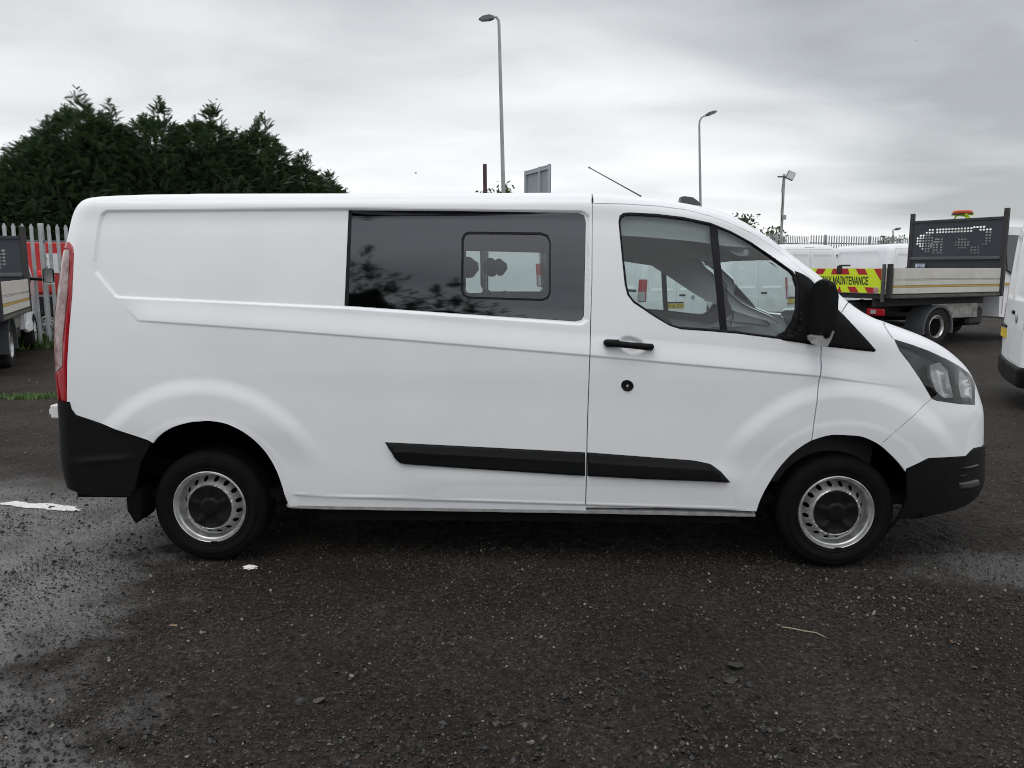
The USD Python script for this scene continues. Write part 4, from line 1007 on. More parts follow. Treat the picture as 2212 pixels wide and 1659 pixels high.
def conifer(loc, H, Rad, seed, label, n=2600, low=1.5, group=None, lean=0.0):
    q = np.random.default_rng(seed)
    t = thing("conifer_tree", label, "tree", loc, 0, group)
    put("trunk", tube([(0, 0, -0.1), (0.05, 0, H * .4), (0.0, 0.04, H * 0.68)], [0.20, 0.13, 0.03], 9), M_BARK, t)
    # the crown: a sheaf of upright plumes, tallest in the middle, each ending in a nodding leader
    P, YW, PT, SZ, RL = [], [], [], [], []
    npl = 15
    for k in range(npl):
        rad_ = Rad * math.sqrt((k + 0.3) / npl) * 0.95
        a = k * 2.39996 + q.uniform(-.3, .3)
        top = H * (1 - 0.0 * k) if k == 0 else low + (H - low) * (1 - 0.52 * (rad_ / Rad) ** 1.6) * q.uniform(0.90, 1.02)
        bx_, by_ = rad_ * math.cos(a), rad_ * math.sin(a)
        bot = low + 0.2 * q.random() if k < npl * .7 else low
        hgt = top - bot
        m = int(n / npl)
        u = q.random(m) ** 0.9
        wid = (0.50 + 0.24 * Rad) * (1 - u ** 2.2) ** 0.8 * q.uniform(0.8, 1.15) + 0.03
        th = q.uniform(0, 2 * PI, m)
        rr_ = wid * np.sqrt(q.uniform(0.25, 1, m)) * (1 + 0.35 * np.sin(th * 3 + u * 9 + k))
        nod = q.uniform(0, 2 * PI)
        cx = bx_ * (1 - 0.25 * u) + 0.22 * np.cos(nod) * np.maximum(u - .8, 0) / .2 * u ** 6
        cy = by_ * (1 - 0.25 * u) + 0.22 * np.sin(nod) * np.maximum(u - .8, 0) / .2 * u ** 6
        P.append(np.stack([cx + rr_ * np.cos(th), cy + rr_ * np.sin(th), bot + hgt * u * 0.93 - 0.1 * rr_], 1))
        YW.append(th + q.normal(0, 0.5, m)); PT.append(q.normal(0.55, 0.3, m) + 0.3 * u); SZ.append(q.uniform(0.20, 0.38, m) * (1.1 - 0.35 * u)); RL.append(q.normal(0, 0.5, m))
        # the leader
        m = 46
        u = np.sort(q.random(m))
        ln = q.uniform(0.5, 0.85)
        b = np.array([bx_ * .76, by_ * .76, top - ln])
        sway = q.uniform(0.06, 0.24)
        P.append(b + np.stack([sway * np.cos(nod) * u ** 3, sway * np.sin(nod) * u ** 3, ln * (u - 0.10 * u ** 5)], 1))
        YW.append(q.uniform(0, 2 * PI, m)); PT.append(q.normal(0.65, 0.25, m)); SZ.append(0.29 * (1.08 - u) + 0.07); RL.append(q.normal(0, 0.4, m))
    m = int(n * 0.4)                                        # and the mass between the plumes
    th, zz_ = q.uniform(0, 2 * PI, m), q.random(m) ** 0.8
    rr_ = Rad * 1.0 * np.sqrt(np.maximum(1 - zz_ ** 2.4, 0)) * q.uniform(0.78, 1.08, m) * (1 + 0.10 * np.sin(5 * th + 9 * zz_))
    P.append(np.stack([rr_ * np.cos(th), rr_ * np.sin(th), low + (H - low) * 0.83 * zz_], 1))
    YW.append(th + q.normal(0, 0.6, m)); PT.append(q.normal(0.5, 0.3, m)); SZ.append(q.uniform(0.20, 0.40, m)); RL.append(q.normal(0, 0.5, m))
    P, YW, PT, SZ, RL = (np.concatenate(x) for x in (P, YW, PT, SZ, RL))
    cr = put("crown", sprays(P, YW, PT, SZ, RL), M_CON, t)
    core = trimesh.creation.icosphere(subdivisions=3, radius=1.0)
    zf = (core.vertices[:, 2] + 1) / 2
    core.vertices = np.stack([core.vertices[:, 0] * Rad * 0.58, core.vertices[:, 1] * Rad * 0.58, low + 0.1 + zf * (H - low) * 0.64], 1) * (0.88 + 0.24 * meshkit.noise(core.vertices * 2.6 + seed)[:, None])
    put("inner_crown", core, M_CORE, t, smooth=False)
    return t
def top_z(v, y):
    return float(at_y(1106, v, y)[2])
rows = [(20, 338, 16.6, 1.25, "dark conifer at the far left edge, shorter than its neighbour"),
        (95, 250, 17.2, 1.35, "dark conifer with ragged side tips, second from the left edge"),
        (165, 182, 17.8, 1.45, "tallest dark conifer of the row, above the red vehicle"),
        (222, 206, 18.2, 1.35, "dark conifer just right of the tallest one"),
        (330, 202, 18.6, 1.55, "dark conifer with twin feathery tips, third highest of the row"),
        (436, 208, 19.2, 1.5, "dark conifer with a sharp notch on either side, mid row"),
        (492, 268, 19.8, 1.3, "lower dark conifer filling the gap right of mid row"),
        (545, 234, 20.2, 1.35, "greyish conifer with a nodding tip leaning right"),
        (632, 320, 21.0, 1.45, "pale greyish conifer on the downward slope of the row"),
        (690, 362, 21.8, 1.1, "small conifer third from the right end of the tree row"),
        (712, 388, 22.6, 0.95, "smallest conifer at the right end of the tree row")]
for k, (u, v, y, r, lb) in enumerate(rows):
    p = at_y(u, v, y + 4.4)
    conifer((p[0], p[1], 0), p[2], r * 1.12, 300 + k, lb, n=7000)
mirrored = ["second from the left", "tallest", "second from the right", "leftmost", "rightmost"]
for k, (x, y, h) in enumerate(((-11.2, -10.5, 8.4), (-8.0, -11.0, 9.6), (-4.8, -10.6, 8.4), (-14.6, -10.2, 7.6), (-2.6, -11.4, 6.6))):
    conifer((x, y, 0), h, 2.1, 340 + k, "dark conifer behind the viewer, mirrored in the tinted window, " + mirrored[k], n=1500, low=0.4)
bb = thing("added_building", "low dark brick building added behind the viewer as a stand-in, mirrored at the tinted window's right", "building", (8.5, -26.0, 0), 0)  # made-up building, added for the dark red vehicle reflected in the glass
put("wall", bx(15, 6, 3.9, (0, 0, 1.95)), mat("dark_brick", (0.09, 0.035, 0.03), 0.8, var=0.4, vscale=6), bb)
put("roof", bx(15.6, 6.6, 0.35, (0, 0, 4.08)), mat("roof_felt", (0.03, 0.03, 0.03), 0.8), bb)
put("door", bx(2.4, 0.12, 2.6, (-3, 3.05, 1.3)), mat("door_grey", (0.12, 0.12, 0.13), 0.5), bb)
M_LEAF = usdkit.material(stage, "/World/Looks/broad_leaf", {
    "geo": ("geometry", {}), "r": ("rgb_ramp", {"ramp": [(0, (0.025, 0.045, 0.02)), (1, (0.075, 0.10, 0.05))]}),
    "p": ("principled_bsdf", {"roughness": 0.5}), "t": ("translucent_bsdf", {"color": (0.08, 0.12, 0.03)}), "m": ("mix_closure", {"fac": 0.3})},
    [("geo.random_per_island", "r.fac"), ("r.color", "p.base_color"), ("p.BSDF", "m.closure1"), ("t.BSDF", "m.closure2")], surface="m.closure")
def leafy(loc, H, rad, seed, label, n=1500, leaf=0.16, low=0.45, squash=1.0):
    q = np.random.default_rng(seed)
    t = thing("leafy_tree", label, "tree", loc, 0)
    tips = []
    branches = [tube([(0, 0, -0.1), (0.05, 0.02, H * low), (0.0, 0.0, H * 0.85)], [0.12, 0.09, 0.03], 8)]
    for k in range(16):
        a, zf = q.uniform(0, 2 * PI), q.uniform(0.0, 1)
        z0 = H * (low + (0.85 - low) * zf)
        rr_ = rad * q.uniform(0.6, 1.0) * (1 - 0.5 * zf)
        e = np.array([math.cos(a) * rr_, math.sin(a) * rr_ * squash, min(z0 + q.uniform(0.2, 0.35) * H * 0.5, H * 0.98)])
        branches.append(tube([(0, 0, z0), e * [.5, .5, 0] + [0, 0, z0 * .5 + e[2] * .5 + .1], e], [0.04, 0.025, 0.008], 5))
        tips.append(e)
    tips.append(np.array([0, 0, H * .97])); tips = np.array(tips)
    put("trunk", join(*branches), M_BARK, t)
    c = tips[q.integers(0, len(tips), n)] * q.uniform(0.75, 1.0, (n, 1)) + q.normal(0, 0.16 * rad, (n, 3))
    c[:, 2] = np.minimum(c[:, 2], H)
    A, B = q.normal(size=(n, 3)), q.normal(size=(n, 3))
    A /= np.linalg.norm(A, axis=1, keepdims=True); B -= (B * A).sum(1, keepdims=True) * A; B /= np.linalg.norm(B, axis=1, keepdims=True)
    s = leaf * q.uniform(0.6, 1.2, (n, 1))
    v = np.stack([c - A * s, c + B * s * .45, c + A * s, c - B * s * .45], 1).reshape(-1, 3)
    o = np.arange(n)[:, None] * 4
    put("crown", trimesh.Trimesh(v, np.vstack([o + [0, 1, 2], o + [0, 2, 3]]), process=False), M_LEAF, t)
for k, (u, v, y, r, lb) in enumerate([(1082, 392, 36, 1.0, "leafy tree top just above the van roof beside the tall lamp post"), (1034, 406, 38, 0.35, "small sprig of a treetop left of the rusty post"),
                                      (1608, 462, 40, 0.9, "sparse leafy treetop peeping over the van's windscreen pillar"), (1668, 492, 42, 1.3, "leafy bush behind the floodlight post on the right"),
                                      (1925, 510, 56, 1.2, "distant low bush beyond the fence near the small street lamp"), (1395, 500, 40, 2.2, "leafy tree behind the fence seen through the driver's window")]):
    p = at_y(u, v, y)
    leafy((p[0], p[1], 0), p[2], r, 400 + k, lb, n=1500 if r > .5 else 300, leaf=0.12)

# ------------------------------------------------------------------ lamp posts, sign, post, birds
M_LAMPGREY = mat("lamp_post_paint", (0.34, 0.35, 0.34), 0.5, metal=0.2, var=0.2, vscale=1.5)
M_LAMPHEAD = mat("lamp_head", (0.10, 0.12, 0.14), 0.45)
M_DIFF = mat("lamp_diffuser", (0.55, 0.57, 0.58), 0.25)
def pole(name, label, cat, pts, r, base=True):
    """A post through pixels (u, v) at distance y, down to the ground."""
    t = thing(name, label, cat, (pts[0][0], pts[0][1], 0), 0)
    return t
def street_lamp(u0, v0, u1, v1, y, label, arm, head, r=0.09, headlen=0.7):
    base = at_y(u0, v0, y); top = at_y(u1, v1, y)
    d = (top - base) / (top[2] - base[2])
    foot = base - d * base[2]
    t = thing("street_lamp", label, "street lamp", foot, 0)
    top = top - foot
    pts = [(0, 0, 0), (d[0] * 1.4, 0, 1.4), (d[0] * 1.5, 0, 1.5)] + [top * k for k in (0.5, 1.0)]
    put("column", tube(pts, [r * 1.5, r * 1.5, r, r * .85, r * .62], 14), M_LAMPGREY, t, smooth=30)
    ap = [top] + [at_y(a, b, y) - foot for a, b in arm]
    put("arm", tube(ap, np.linspace(r * .62, r * .5, len(ap)), 12), M_LAMPGREY, t, smooth=30)
    h0, h1 = (at_y(a, b, y) - foot for a, b in head)
    ax = h1 - h0; L = np.linalg.norm(ax); ax /= L
    up = np.array([-ax[2], 0, ax[0]]) * np.sign(ax[0])
    pts = np.array([h0 + ax * L * k + up * z + np.array([0, w_, 0]) for k, hw, zu, zd in ((0, .07, .05, -.05), (.3, .16, .09, -.07), (.75, .15, .06, -.06), (1.0, .06, .0, -.03)) for w_ in (-hw, hw) for z in (zu, zd)])
    hd = put("lamp_head", trimesh.convex.convex_hull(pts), M_LAMPHEAD, t)
    put("diffuser", trimesh.convex.convex_hull(np.array([h0 + ax * L * k + up * z + np.array([0, w_, 0]) for k, hw in ((.3, .12), (.85, .1)) for w_ in (-hw, hw) for z in (-.05, -.082)])), M_DIFF, hd)
street_lamp(1087.5, 415, 1078, 56, 31, "tallest street lamp, rising above the van roof with its head to the left", [(1077, 44), (1073, 37.5), (1067, 36.5)], [(1067, 38), (1034, 41)], 0.09)
street_lamp(1513, 432, 1510.5, 272, 44, "street lamp right of the roof aerial with its head pointing right", [(1511.5, 261), (1516, 253), (1526, 248.5)], [(1524, 249.5), (1549, 239.5)], 0.085)
street_lamp(1929, 528, 1929, 500, 58, "smallest street lamp, far off above the fence on the right", [(1929, 496.5), (1933, 496)], [(1933, 496.2), (1946, 492.5)], 0.08)
fb_ = at_y(1687, 520, 36); ft = at_y(1687.5, 376, 36)
fl = thing("floodlight_post", "slim post with a square floodlight, between the van's windscreen and the tipper", "floodlight", (fb_[0], fb_[1], 0), 0)
H_ = ft[2]
put("column", bx(0.10, 0.10, H_, (0, 0, H_ / 2), 0.012), M_LAMPGREY, fl)
put("cross_bar", bx(0.5, 0.05, 0.06, (-0.05, -0.06, H_ - 0.12)), M_GALVDARK, fl)
hd = rot(bx(0.34, 0.10, 0.36, (0.24, -0.12, H_ - 0.08), 0.02), 24, [0, 1, 0], (0.24, -0.12, H_ - 0.08))
fh = put("floodlight_head", hd, M_LAMPHEAD, fl)
put("floodlight_glass", rot(bx(0.28, 0.02, 0.30, (0.24, -0.178, H_ - 0.08)), 24, [0, 1, 0], (0.24, -0.12, H_ - 0.08)), M_DIFF, fh)
put("cable", tube([(-0.05, -0.07, H_ - 0.2), (-0.10, -0.07, H_ - .7), (-0.03, -0.07, H_ - 1.2), (-0.09, -0.07, H_ - 1.6), (-0.04, -0.07, H_ - 2.0)], 0.012, 6), M_SEAL, fl)
put("junction_box", bx(0.16, 0.1, 0.2, (0.06, -0.10, H_ - 1.85), 0.01), M_LAMPGREY, fl)
# road sign seen from behind
sa, sb = at_y(1134, 368, 29.5), at_y(1187, 355.5, 27.5)
sg_ = thing("road_sign", "grey back of a large road sign standing above the van roof", "road sign", (sa[0], sa[1], 0), math.atan2(sb[1] - sa[1], sb[0] - sa[0]))
SL = float(np.hypot(*(sb - sa)[:2])); zt_ = (sa[2] + sb[2]) / 2
M_SIGN = mat("sign_back", (0.26, 0.29, 0.32), 0.55, var=0.12, vscale=2)
M_SIGNRIB = mat("sign_frame", (0.34, 0.37, 0.40), 0.5)
put("sign_board", bx(SL, 0.02, 2.2, (SL / 2, 0.05, zt_ - 1.1)), M_SIGN, sg_)
for x in (0.06, SL * 0.62, SL - 0.03):
    put("sign_post", bx(0.10 if x < SL - .1 else .05, 0.08, zt_ + 0.0, (x, 0.0, zt_ / 2), 0.006), M_SIGNRIB, sg_)
for z in (zt_ - 0.12, zt_ - 1.15, zt_ - 2.1):
    put("stiffener", bx(SL - 0.02, 0.05, 0.06, (SL / 2, 0.015, z)), M_SIGNRIB, sg_)
pp = at_y(1047.5, 354.5, 25)
put("steel_post", bx(0.115, 0.115, pp[2], (pp[0], pp[1], pp[2] / 2), 0.01), mat("rusty_steel", (0.075, 0.048, 0.045), 0.8, var=0.4, vscale=8), None, label="short square rusty brown post above the roof, left of the tallest street lamp", cat="post")
def bird(u, v, y, s, label):
    c = at_y(u, v, y)
    b = trimesh.creation.icosphere(subdivisions=2, radius=1.0); b.vertices = b.vertices * [0.18, 0.06, 0.06]
    t = thing("bird", label, "bird", c, 0.5)
    put("bird_body", b.apply_scale(s), M_LAMPHEAD, t, smooth=True)
    for sg in (-1, 1):
        w = trimesh.convex.convex_hull(np.array([(0.08, 0, 0), (-0.06, 0, 0), (0.06, sg * .22, .16), (-0.05, sg * .2, .15), (-0.04, sg * .42, .12), (0.0, 0, .02), (0.01, sg * .4, .13)]) * s)
        put("wing", w, M_LAMPHEAD, t)
bird(898, 374, 60, 0.45, "tiny dark bird in flight left of the rusty post")
bird(1981, 87, 70, 0.28, "tiny speck of a bird high in the dark cloud at upper right")

# ------------------------------------------------------------------ grass at the foot of the fence
def grass(name, pts, label, seed, h=0.16, per=1):
    q = np.random.default_rng(seed)
    n = len(pts)
    a = q.uniform(0, 2 * PI, n); w = q.uniform(0.008, 0.016, n); hh = h * q.uniform(0.5, 1.2, n)
    d = np.stack([np.cos(a), np.sin(a), 0 * a], 1)
    tip = pts + d * (hh * 0.5)[:, None] + np.stack([0 * a, 0 * a, hh], 1)
    side = np.stack([-np.sin(a), np.cos(a), 0 * a], 1) * w[:, None]
    v = np.stack([pts - side, pts + side, tip], 1).reshape(-1, 3)
    put(name, trimesh.Trimesh(v, np.arange(3 * n).reshape(-1, 3), process=False), mat("grass_blades", (0.07, 0.13, 0.025), 0.6, color2=(0.045, 0.085, 0.02), vscale=2), None, label=label, cat="grass", kind="stuff")
q = np.random.default_rng(21)
k = q.random(26000); off = np.abs(q.normal(0, 2.6, 26000)) - 0.3
g0, g1 = np.array([-17.0, 10.7]), np.array([-6.0, 19.4])
dirn = (g1 - g0) / np.linalg.norm(g1 - g0); nor = np.array([-dirn[1], dirn[0]])
gpts = g0 + k[:, None] * (g1 - g0) + off[:, None] * nor
grass("grass", np.column_stack([gpts, 0 * k]), "strip of green grass along the foot of the left fence", 22, 0.28)
pc = at_z(72, 858)
grass("grass", np.column_stack([pc[0] + q.normal(0, 0.20, 900), pc[1] + q.normal(0, 0.09, 900), np.full(900, -0.005)]), "small patch of green weeds in the yard behind the van", 23, 0.05)

# ------------------------------------------------------------------ tipper trucks
M_ALU = mat("aluminium_board", (0.55, 0.53, 0.48), 0.42, metal=0.15, var=0.12, vscale=3)
M_OCHRE = mat("ochre_stripe", (0.42, 0.27, 0.06), 0.5)
M_CHASSIS = mat("chassis_black", (0.014, 0.014, 0.015), 0.6, var=0.3)
M_HEADB = mat("headboard_grey", (0.030, 0.035, 0.045), 0.5, var=0.15, vscale=4)
M_YELLOW = mat("fluorescent_yellow", (0.62, 0.78, 0.02), 0.45)
M_REDREFL = mat("reflective_red", (0.40, 0.015, 0.025), 0.4)
M_GUARD = mat("mudguard_grey", (0.06, 0.066, 0.074), 0.55)
M_ORANGE = mat("beacon_orange", (0.48, 0.075, 0.02), 0.35)
M_DARKGLASS = mat("dark_window", (0.012, 0.016, 0.018), 0.06, spec=0.7)
def truck_wheel(parent, x, y, side, R=0.36, dual=False):
    w = put("wheel", lathe([(0, 0.05), (0.2, 0.06), (0.2, 0.2), (0, 0.2)], 30).apply_translation((0, 0, 0)), M_LINER, parent)
    sg = side
    def M(m):
        return trimesh.Trimesh(m.vertices * [1, sg, 1] + [x, y, R], m.faces if sg > 0 else m.faces[:, ::-1], process=False)
    usd = UsdGeom.Mesh(w); mm = M(lathe([(0, 0.05), (0.2, 0.06), (0.2, 0.2), (0, 0.2)], 30))
    usd.GetPointsAttr().Set(Vt.Vec3fArray.FromNumpy(mm.vertices.astype(np.float32))); usd.GetFaceVertexIndicesAttr().Set(Vt.IntArray.FromNumpy(mm.faces.astype(np.int32).ravel()))
    k = R / 0.36
    prof = [(0.215, 0.02), (0.225, 0), (0.26, -0.012), (0.30, -0.012), (0.335, 0.0), (0.352, 0.02), (0.36, 0.05), (0.36, 0.17), (0.34, 0.2), (0.21, 0.2)]
    if dual:
        prof += [(0.21, 0.24), (0.34, 0.24), (0.36, 0.27), (0.36, 0.40), (0.34, 0.43), (0.2, 0.43)]
    put("tyre", M(lathe([(r * k, h) for r, h in prof], 56)), mat("dusty_tyre", (0.022, 0.021, 0.020), 0.85, spec=0.2, var=0.3, vscale=9), w, smooth=35)
    deep = 0.13 if dual else 0.03
    rim = lathe([(0.214 * k, 0.025), (0.216 * k, 0.0), (0.208 * k, -0.006), (0.20 * k, 0.01), (0.188 * k, 0.03), (0.18 * k, deep), (0.16 * k, deep + 0.02)], 48)
    disc = Point(0, 0).buffer(0.162 * k, 32)
    for a in range(8):
        disc = disc.difference(affinity.rotate(affinity.translate(affinity.scale(Point(0, 0).buffer(0.017 * k, 6), 0.8, 1.25), 0.118 * k, 0), a * 45, origin=(0, 0)))
    qv, qf = cut(disc, 0.02, 0.02)
    r = np.hypot(qv[:, 0], qv[:, 1]) / k
    h = np.interp(r, [0, 0.04, 0.06, 0.09, 0.13, 0.162], [deep - .05, deep - 0.05, deep - 0.01, deep, deep + 0.005, deep + 0.02])
    put("rim", M(join(rim, trimesh.Trimesh(np.stack([qv[:, 0], h, qv[:, 1]], 1), qf, process=False))), M_STEEL, w, smooth=40)
def tipper(loc, rz, label, bed=1.107, side=0.513, L=3.85, Wd=2.3, post=2.9, sign=True, cabk=1.0):
    t = thing("tipper_truck", label, "tipper truck", loc, rz)
    zb, zt = bed, bed + side
    put("bed_floor", bx(L, Wd, 0.10, (L / 2, Wd / 2, zb - 0.05)), M_CHASSIS, t)
    put("bed_edge", bx(L, 0.03, 0.06, (L / 2, 0.0, zb - 0.05)), mat("dirty_edge", (0.10, 0.09, 0.075), 0.8, var=0.4, vscale=9), t)
    # drop sides: four extruded planks each
    for y0 in (0.0, Wd):
        z = zb
        for k, (h, m, d) in enumerate(((0.24, M_ALU, 0.034), (0.085, M_OCHRE, 0.030), (0.20, M_ALU, 0.034), (0.045, M_ALU, 0.028), (0.43, M_ALU, 0.034))):
            h *= side
            put("side_board", bx(L - 0.16, d, h - 0.006, (L / 2 + 0.06, y0, z + h / 2), 0.004), m, t)
            z += h
        put("corner_post", bx(0.09, 0.09, side + 0.16, (0.03, y0, zb + side / 2), 0.01), M_CHASSIS, t)
        put("corner_post", bx(0.05, 0.06, side + 0.02, (L - 0.02, y0, zb + side / 2), 0.008), M_CHASSIS, t)
        put("latch", bx(0.06, 0.06, side + 0.24, (-0.035, y0 + (0.09 if y0 == 0 else -0.09), zb + side / 2 - 0.04), 0.01), mat("latch_steel", (0.09, 0.09, 0.09), 0.5, metal=.4), t)
    put("tailboard", bx(0.034, Wd - 0.26, side, (0, Wd / 2, zb + side / 2), 0.006), M_ALU, t)
    if sign:
        x = -0.022
        bw, c = Wd - 0.30, Wd / 2
        put("sign_panel", bx(0.006, bw, side * 0.95, (x, c, zb + side / 2)), M_YELLOW, t)
        def quad(u0, u1, u2, u3, z0, z1, nm="chevron_stripe", m=M_REDREFL, sgn=1):
            """u: fractions of half the board, measured from its centre towards the right-hand end; upper edge u0-u1, lower edge u2-u3."""
            q_ = Polygon([(c - sgn * u0 * bw / 2, zb + side * z1), (c - sgn * u1 * bw / 2, zb + side * z1), (c - sgn * u3 * bw / 2, zb + side * z0), (c - sgn * u2 * bw / 2, zb + side * z0)])
            put(nm, prism(q_.buffer(0), 0.003, (x - 0.006, 0, 0), plane="yz"), m, t)
        for sgn in (1, -1):
            quad(0, .19, 0, .24, .74, .97, sgn=sgn)
            quad(.38, .60, .46, .68, .74, .97, sgn=sgn)
            quad(.82, .995, .90, .995, .74, .97, sgn=sgn)
            quad(.90, .995, .99, .995, .52, .74, sgn=sgn)
            quad(0, .005, 0, .06, .03, .25, sgn=sgn)
            quad(.20, .40, .28, .49, .03, .25, sgn=sgn)
            quad(.62, .83, .70, .91, .03, .25, sgn=sgn)
        tm = meshkit.text_mesh("HIGHWAY MAINTENANCE", side * 0.31, 0.003, bold=True)
        b = tm.bounds
        tm.apply_translation((-(b[0, 0] + b[1, 0]) / 2, 0, 0))
        tm.apply_scale([bw * 0.75 / (b[1, 0] - b[0, 0]), 1, 1])
        v = tm.vertices
        tm = trimesh.Trimesh(np.stack([x - 0.004 - v[:, 2], c + 0.05 * bw / 2 - v[:, 0], zb + side * 0.345 + v[:, 1]], 1), tm.faces, process=False)
        put("sign_lettering", tm, mat("sign_black", (0.012, 0.012, 0.012), 0.5), t)
        ring = prism(Point(c - 0.905 * bw / 2, zb + side * 0.15).buffer(0.062), 0.003, (x - 0.010, 0, 0), plane="yz")
        rg = put("round_badge", ring, mat("badge_grey", (0.5, 0.45, 0.45), 0.5), t)
        put("badge_centre", prism(Point(c - 0.905 * bw / 2, zb + side * 0.15).buffer(0.040), 0.003, (x - 0.014, 0, 0), plane="yz"), mat("badge_red", (0.5, 0.08, 0.07), 0.5), t)
        bt = meshkit.text_mesh("B", 0.05, 0.002, bold=True); v = bt.vertices
        put("badge_letter", trimesh.Trimesh(np.stack([x - 0.0165 - v[:, 2], c - 0.905 * bw / 2 + 0.018 - v[:, 0], zb + side * 0.15 - 0.024 + v[:, 1]], 1), bt.faces, process=False), mat("badge_grey", (0.5, 0.45, 0.45), 0.5), t)
        put("tailboard_catch", join(bx(0.05, 0.11, 0.16, (-0.03, c + 0.02, zt - 0.03), 0.01), bx(0.04, 0.26, 0.03, (0, c - 0.08, zt + 0.05))), M_CHASSIS, t)
    # headboard: sheet with slots between two posts, at the front of the bed
    xh = L + 0.06
    for y in (0.02, Wd - 0.02):
        put("headboard_post", bx(0.08, 0.10, post - zb + 0.1, (xh, y, (post + zb - 0.1) / 2), 0.01), mat("headboard_post_brown", (0.028, 0.024, 0.026), 0.6), t)
    z0, z1 = zb + 0.0, post - 0.20
    sheet = sbox(0.07, z0, Wd - 0.07, z1)
    cuts, qh = [], np.random.default_rng(5)
    def grid(yc, zc, rows):
        """Rows of slots, counted from the top; each row is the positions that are open."""
        for i, row in enumerate(rows):
            for j, ch in enumerate(row):
                if ch != ".":
                    cuts.append(affinity.scale(Point(yc - j * 0.075, zc - i * 0.062).buffer(1, 4), 0.030, 0.021))
    # left to right as seen from behind the truck
    grid(Wd - 0.20, z1 - 0.20, ["....##", "...###", ".####.", "######", "######", "######", ".#####", "..###.", "...##."])
    grid(Wd - 0.56, z1 - 0.42, ["..#", ".##", "###", "###", ".##", ".#."])
    grid(Wd * 0.5 + 0.46, z1 - 0.20, ["############", "############"])
    grid(Wd * 0.5 + 0.48, z1 - 0.42, ["###", "###", "..#", "..#", "..#", ".##"])
    grid(Wd * 0.5 - 0.02, z1 - 0.44, [".###.", "#####", "#####", ".###."])
    grid(0.72, z1 - 0.18, ["####..", "..####", "....##", "....##", "....##", "....##", "...##."])
    grid(0.74, z1 - 0.62, ["###", "###", "###"])
    sheet = sheet.difference(shapely.union_all(cuts))
    put("headboard", prism(sheet, 0.006, (xh - 0.02, 0, 0), plane="yz"), M_HEADB, t)
    put("headboard_rail", bx(0.05, Wd - 0.14, 0.07, (xh - 0.045, Wd / 2, zb + 0.46 * (z1 - zb)), 0.008), mat("rail_grey", (0.075, 0.08, 0.085), 0.5), t)
    put("headboard_rail", bx(0.05, Wd - 0.14, 0.05, (xh - 0.02, Wd / 2, z1)), M_HEADB, t)
    put("notice_plate", bx(0.004, 0.26, 0.09, (xh - 0.07, Wd - 0.35, zt + 0.05)), mat("notice_blue", (0.10, 0.16, 0.40), 0.4, color2=(0.5, 0.5, 0.5), vscale=9), t)
    # beacon on the cab roof
    bt = post - 0.16
    put("beacon_bracket", join(tube([(xh + 0.25, 1.02, z1 - 0.02), (xh + 0.22, 1.12, z1 + 0.10), (xh + 0.22, 1.32, z1 + 0.12), (xh + 0.25, 1.42, z1 - 0.02)], 0.022, 8), tube([(xh + 0.45, 1.05, z1 - 0.02), (xh + 0.3, 1.15, z1 + 0.12)], 0.022, 8), bx(0.3, 0.34, 0.025, (xh + 0.28, 1.2, z1 + 0.125))), M_YELLOW, t)
    put("beacon", lathe([(0, 0.085), (0.17, 0.085), (0.205, 0.065), (0.21, 0.03), (0.195, 0.0), (0, 0.0)], 32, "z").apply_translation((xh + 0.28, 1.22, z1 + 0.14)), M_ORANGE, t, smooth=40)
    put("beacon_base", lathe([(0, 0.03), (0.225, 0.03), (0.225, 0.0), (0, 0.0)], 32, "z").apply_translation((xh + 0.28, 1.22, z1 + 0.125)), M_CHASSIS, t)
    # chassis, guards, lamps
    put("chassis", join(bx(L + 2.2, 0.85, 0.24, (L / 2 + 1.0, Wd / 2, 0.72 * bed)), bx(L - .1, 0.08, 0.16, (L / 2, 0.35, bed - .18)), bx(1.2, 0.5, 0.3, (2.7, Wd / 2 - .5, 0.62))), M_CHASSIS, t)
    put("side_rail", bx(1.5, 0.05, 0.30, (2.35, 0.16, 0.72)), mat("dirty_white", (0.30, 0.29, 0.27), 0.7, var=0.5, vscale=5), t)
    wr = 1.52 if cabk < 1 else 1.72
    WR = 0.36 if cabk < 1 else 0.40
    arch = [(math.cos(a) * 0.49, math.sin(a) * 0.49) for a in np.linspace(-0.25, PI + 0.25, 18)] + [(math.cos(a) * 0.44, math.sin(a) * 0.44) for a in np.linspace(PI + 0.25, -0.25, 18)]
    for y in (0.06, Wd - 0.50):
        put("mudguard", prism(arch, 0.44, (wr, y, 0.37)), M_GUARD, t, smooth=40)
    truck_wheel(t, wr, 0.10, 1, R=WR, dual=True); truck_wheel(t, wr, Wd - 0.10, -1, R=WR, dual=True)
    put("fuel_tank", bx(0.55, 0.42, 0.40, (3.15, 0.40, 0.58), 0.06), M_CHASSIS, t)
    put("rear_bumper", bx(0.08, Wd - 0.3, 0.10, (0.10, Wd / 2, 0.50), 0.01), M_CHASSIS, t)
    for y in (0.28, Wd - 0.28):
        a = put("tail_lamp", bx(0.06, 0.40, 0.14, (0.04, y, 0.74), 0.015), M_RED, t)
        put("lamp_window", bx(0.012, 0.13, 0.08, (0.004, y + (0.03 if y < 1 else -.03), 0.745), 0.003), M_GREYLENS, a)
    put("number_plate", bx(0.01, 0.52, 0.11, (0.04, Wd / 2 + .2, 0.66)), mat("plate_yellow", (0.62, 0.44, 0.03), 0.4), t)
    # cab
    x0, x1 = L + 0.25, L + 2.25
    yc0, yc1 = 0.12, Wd - 0.12
    prof = [(x0, 0.55), (x0, 2.42), (x0 + 0.12, 2.52), (x0 + 0.75, 2.52), (x0 + 1.0, 2.42), (x0 + 1.62, 1.62), (x1 + 0.15, 1.40), (x1 + 0.25, 1.2), (x1 + 0.25, 0.45), (x0 + 0.9, 0.45)]
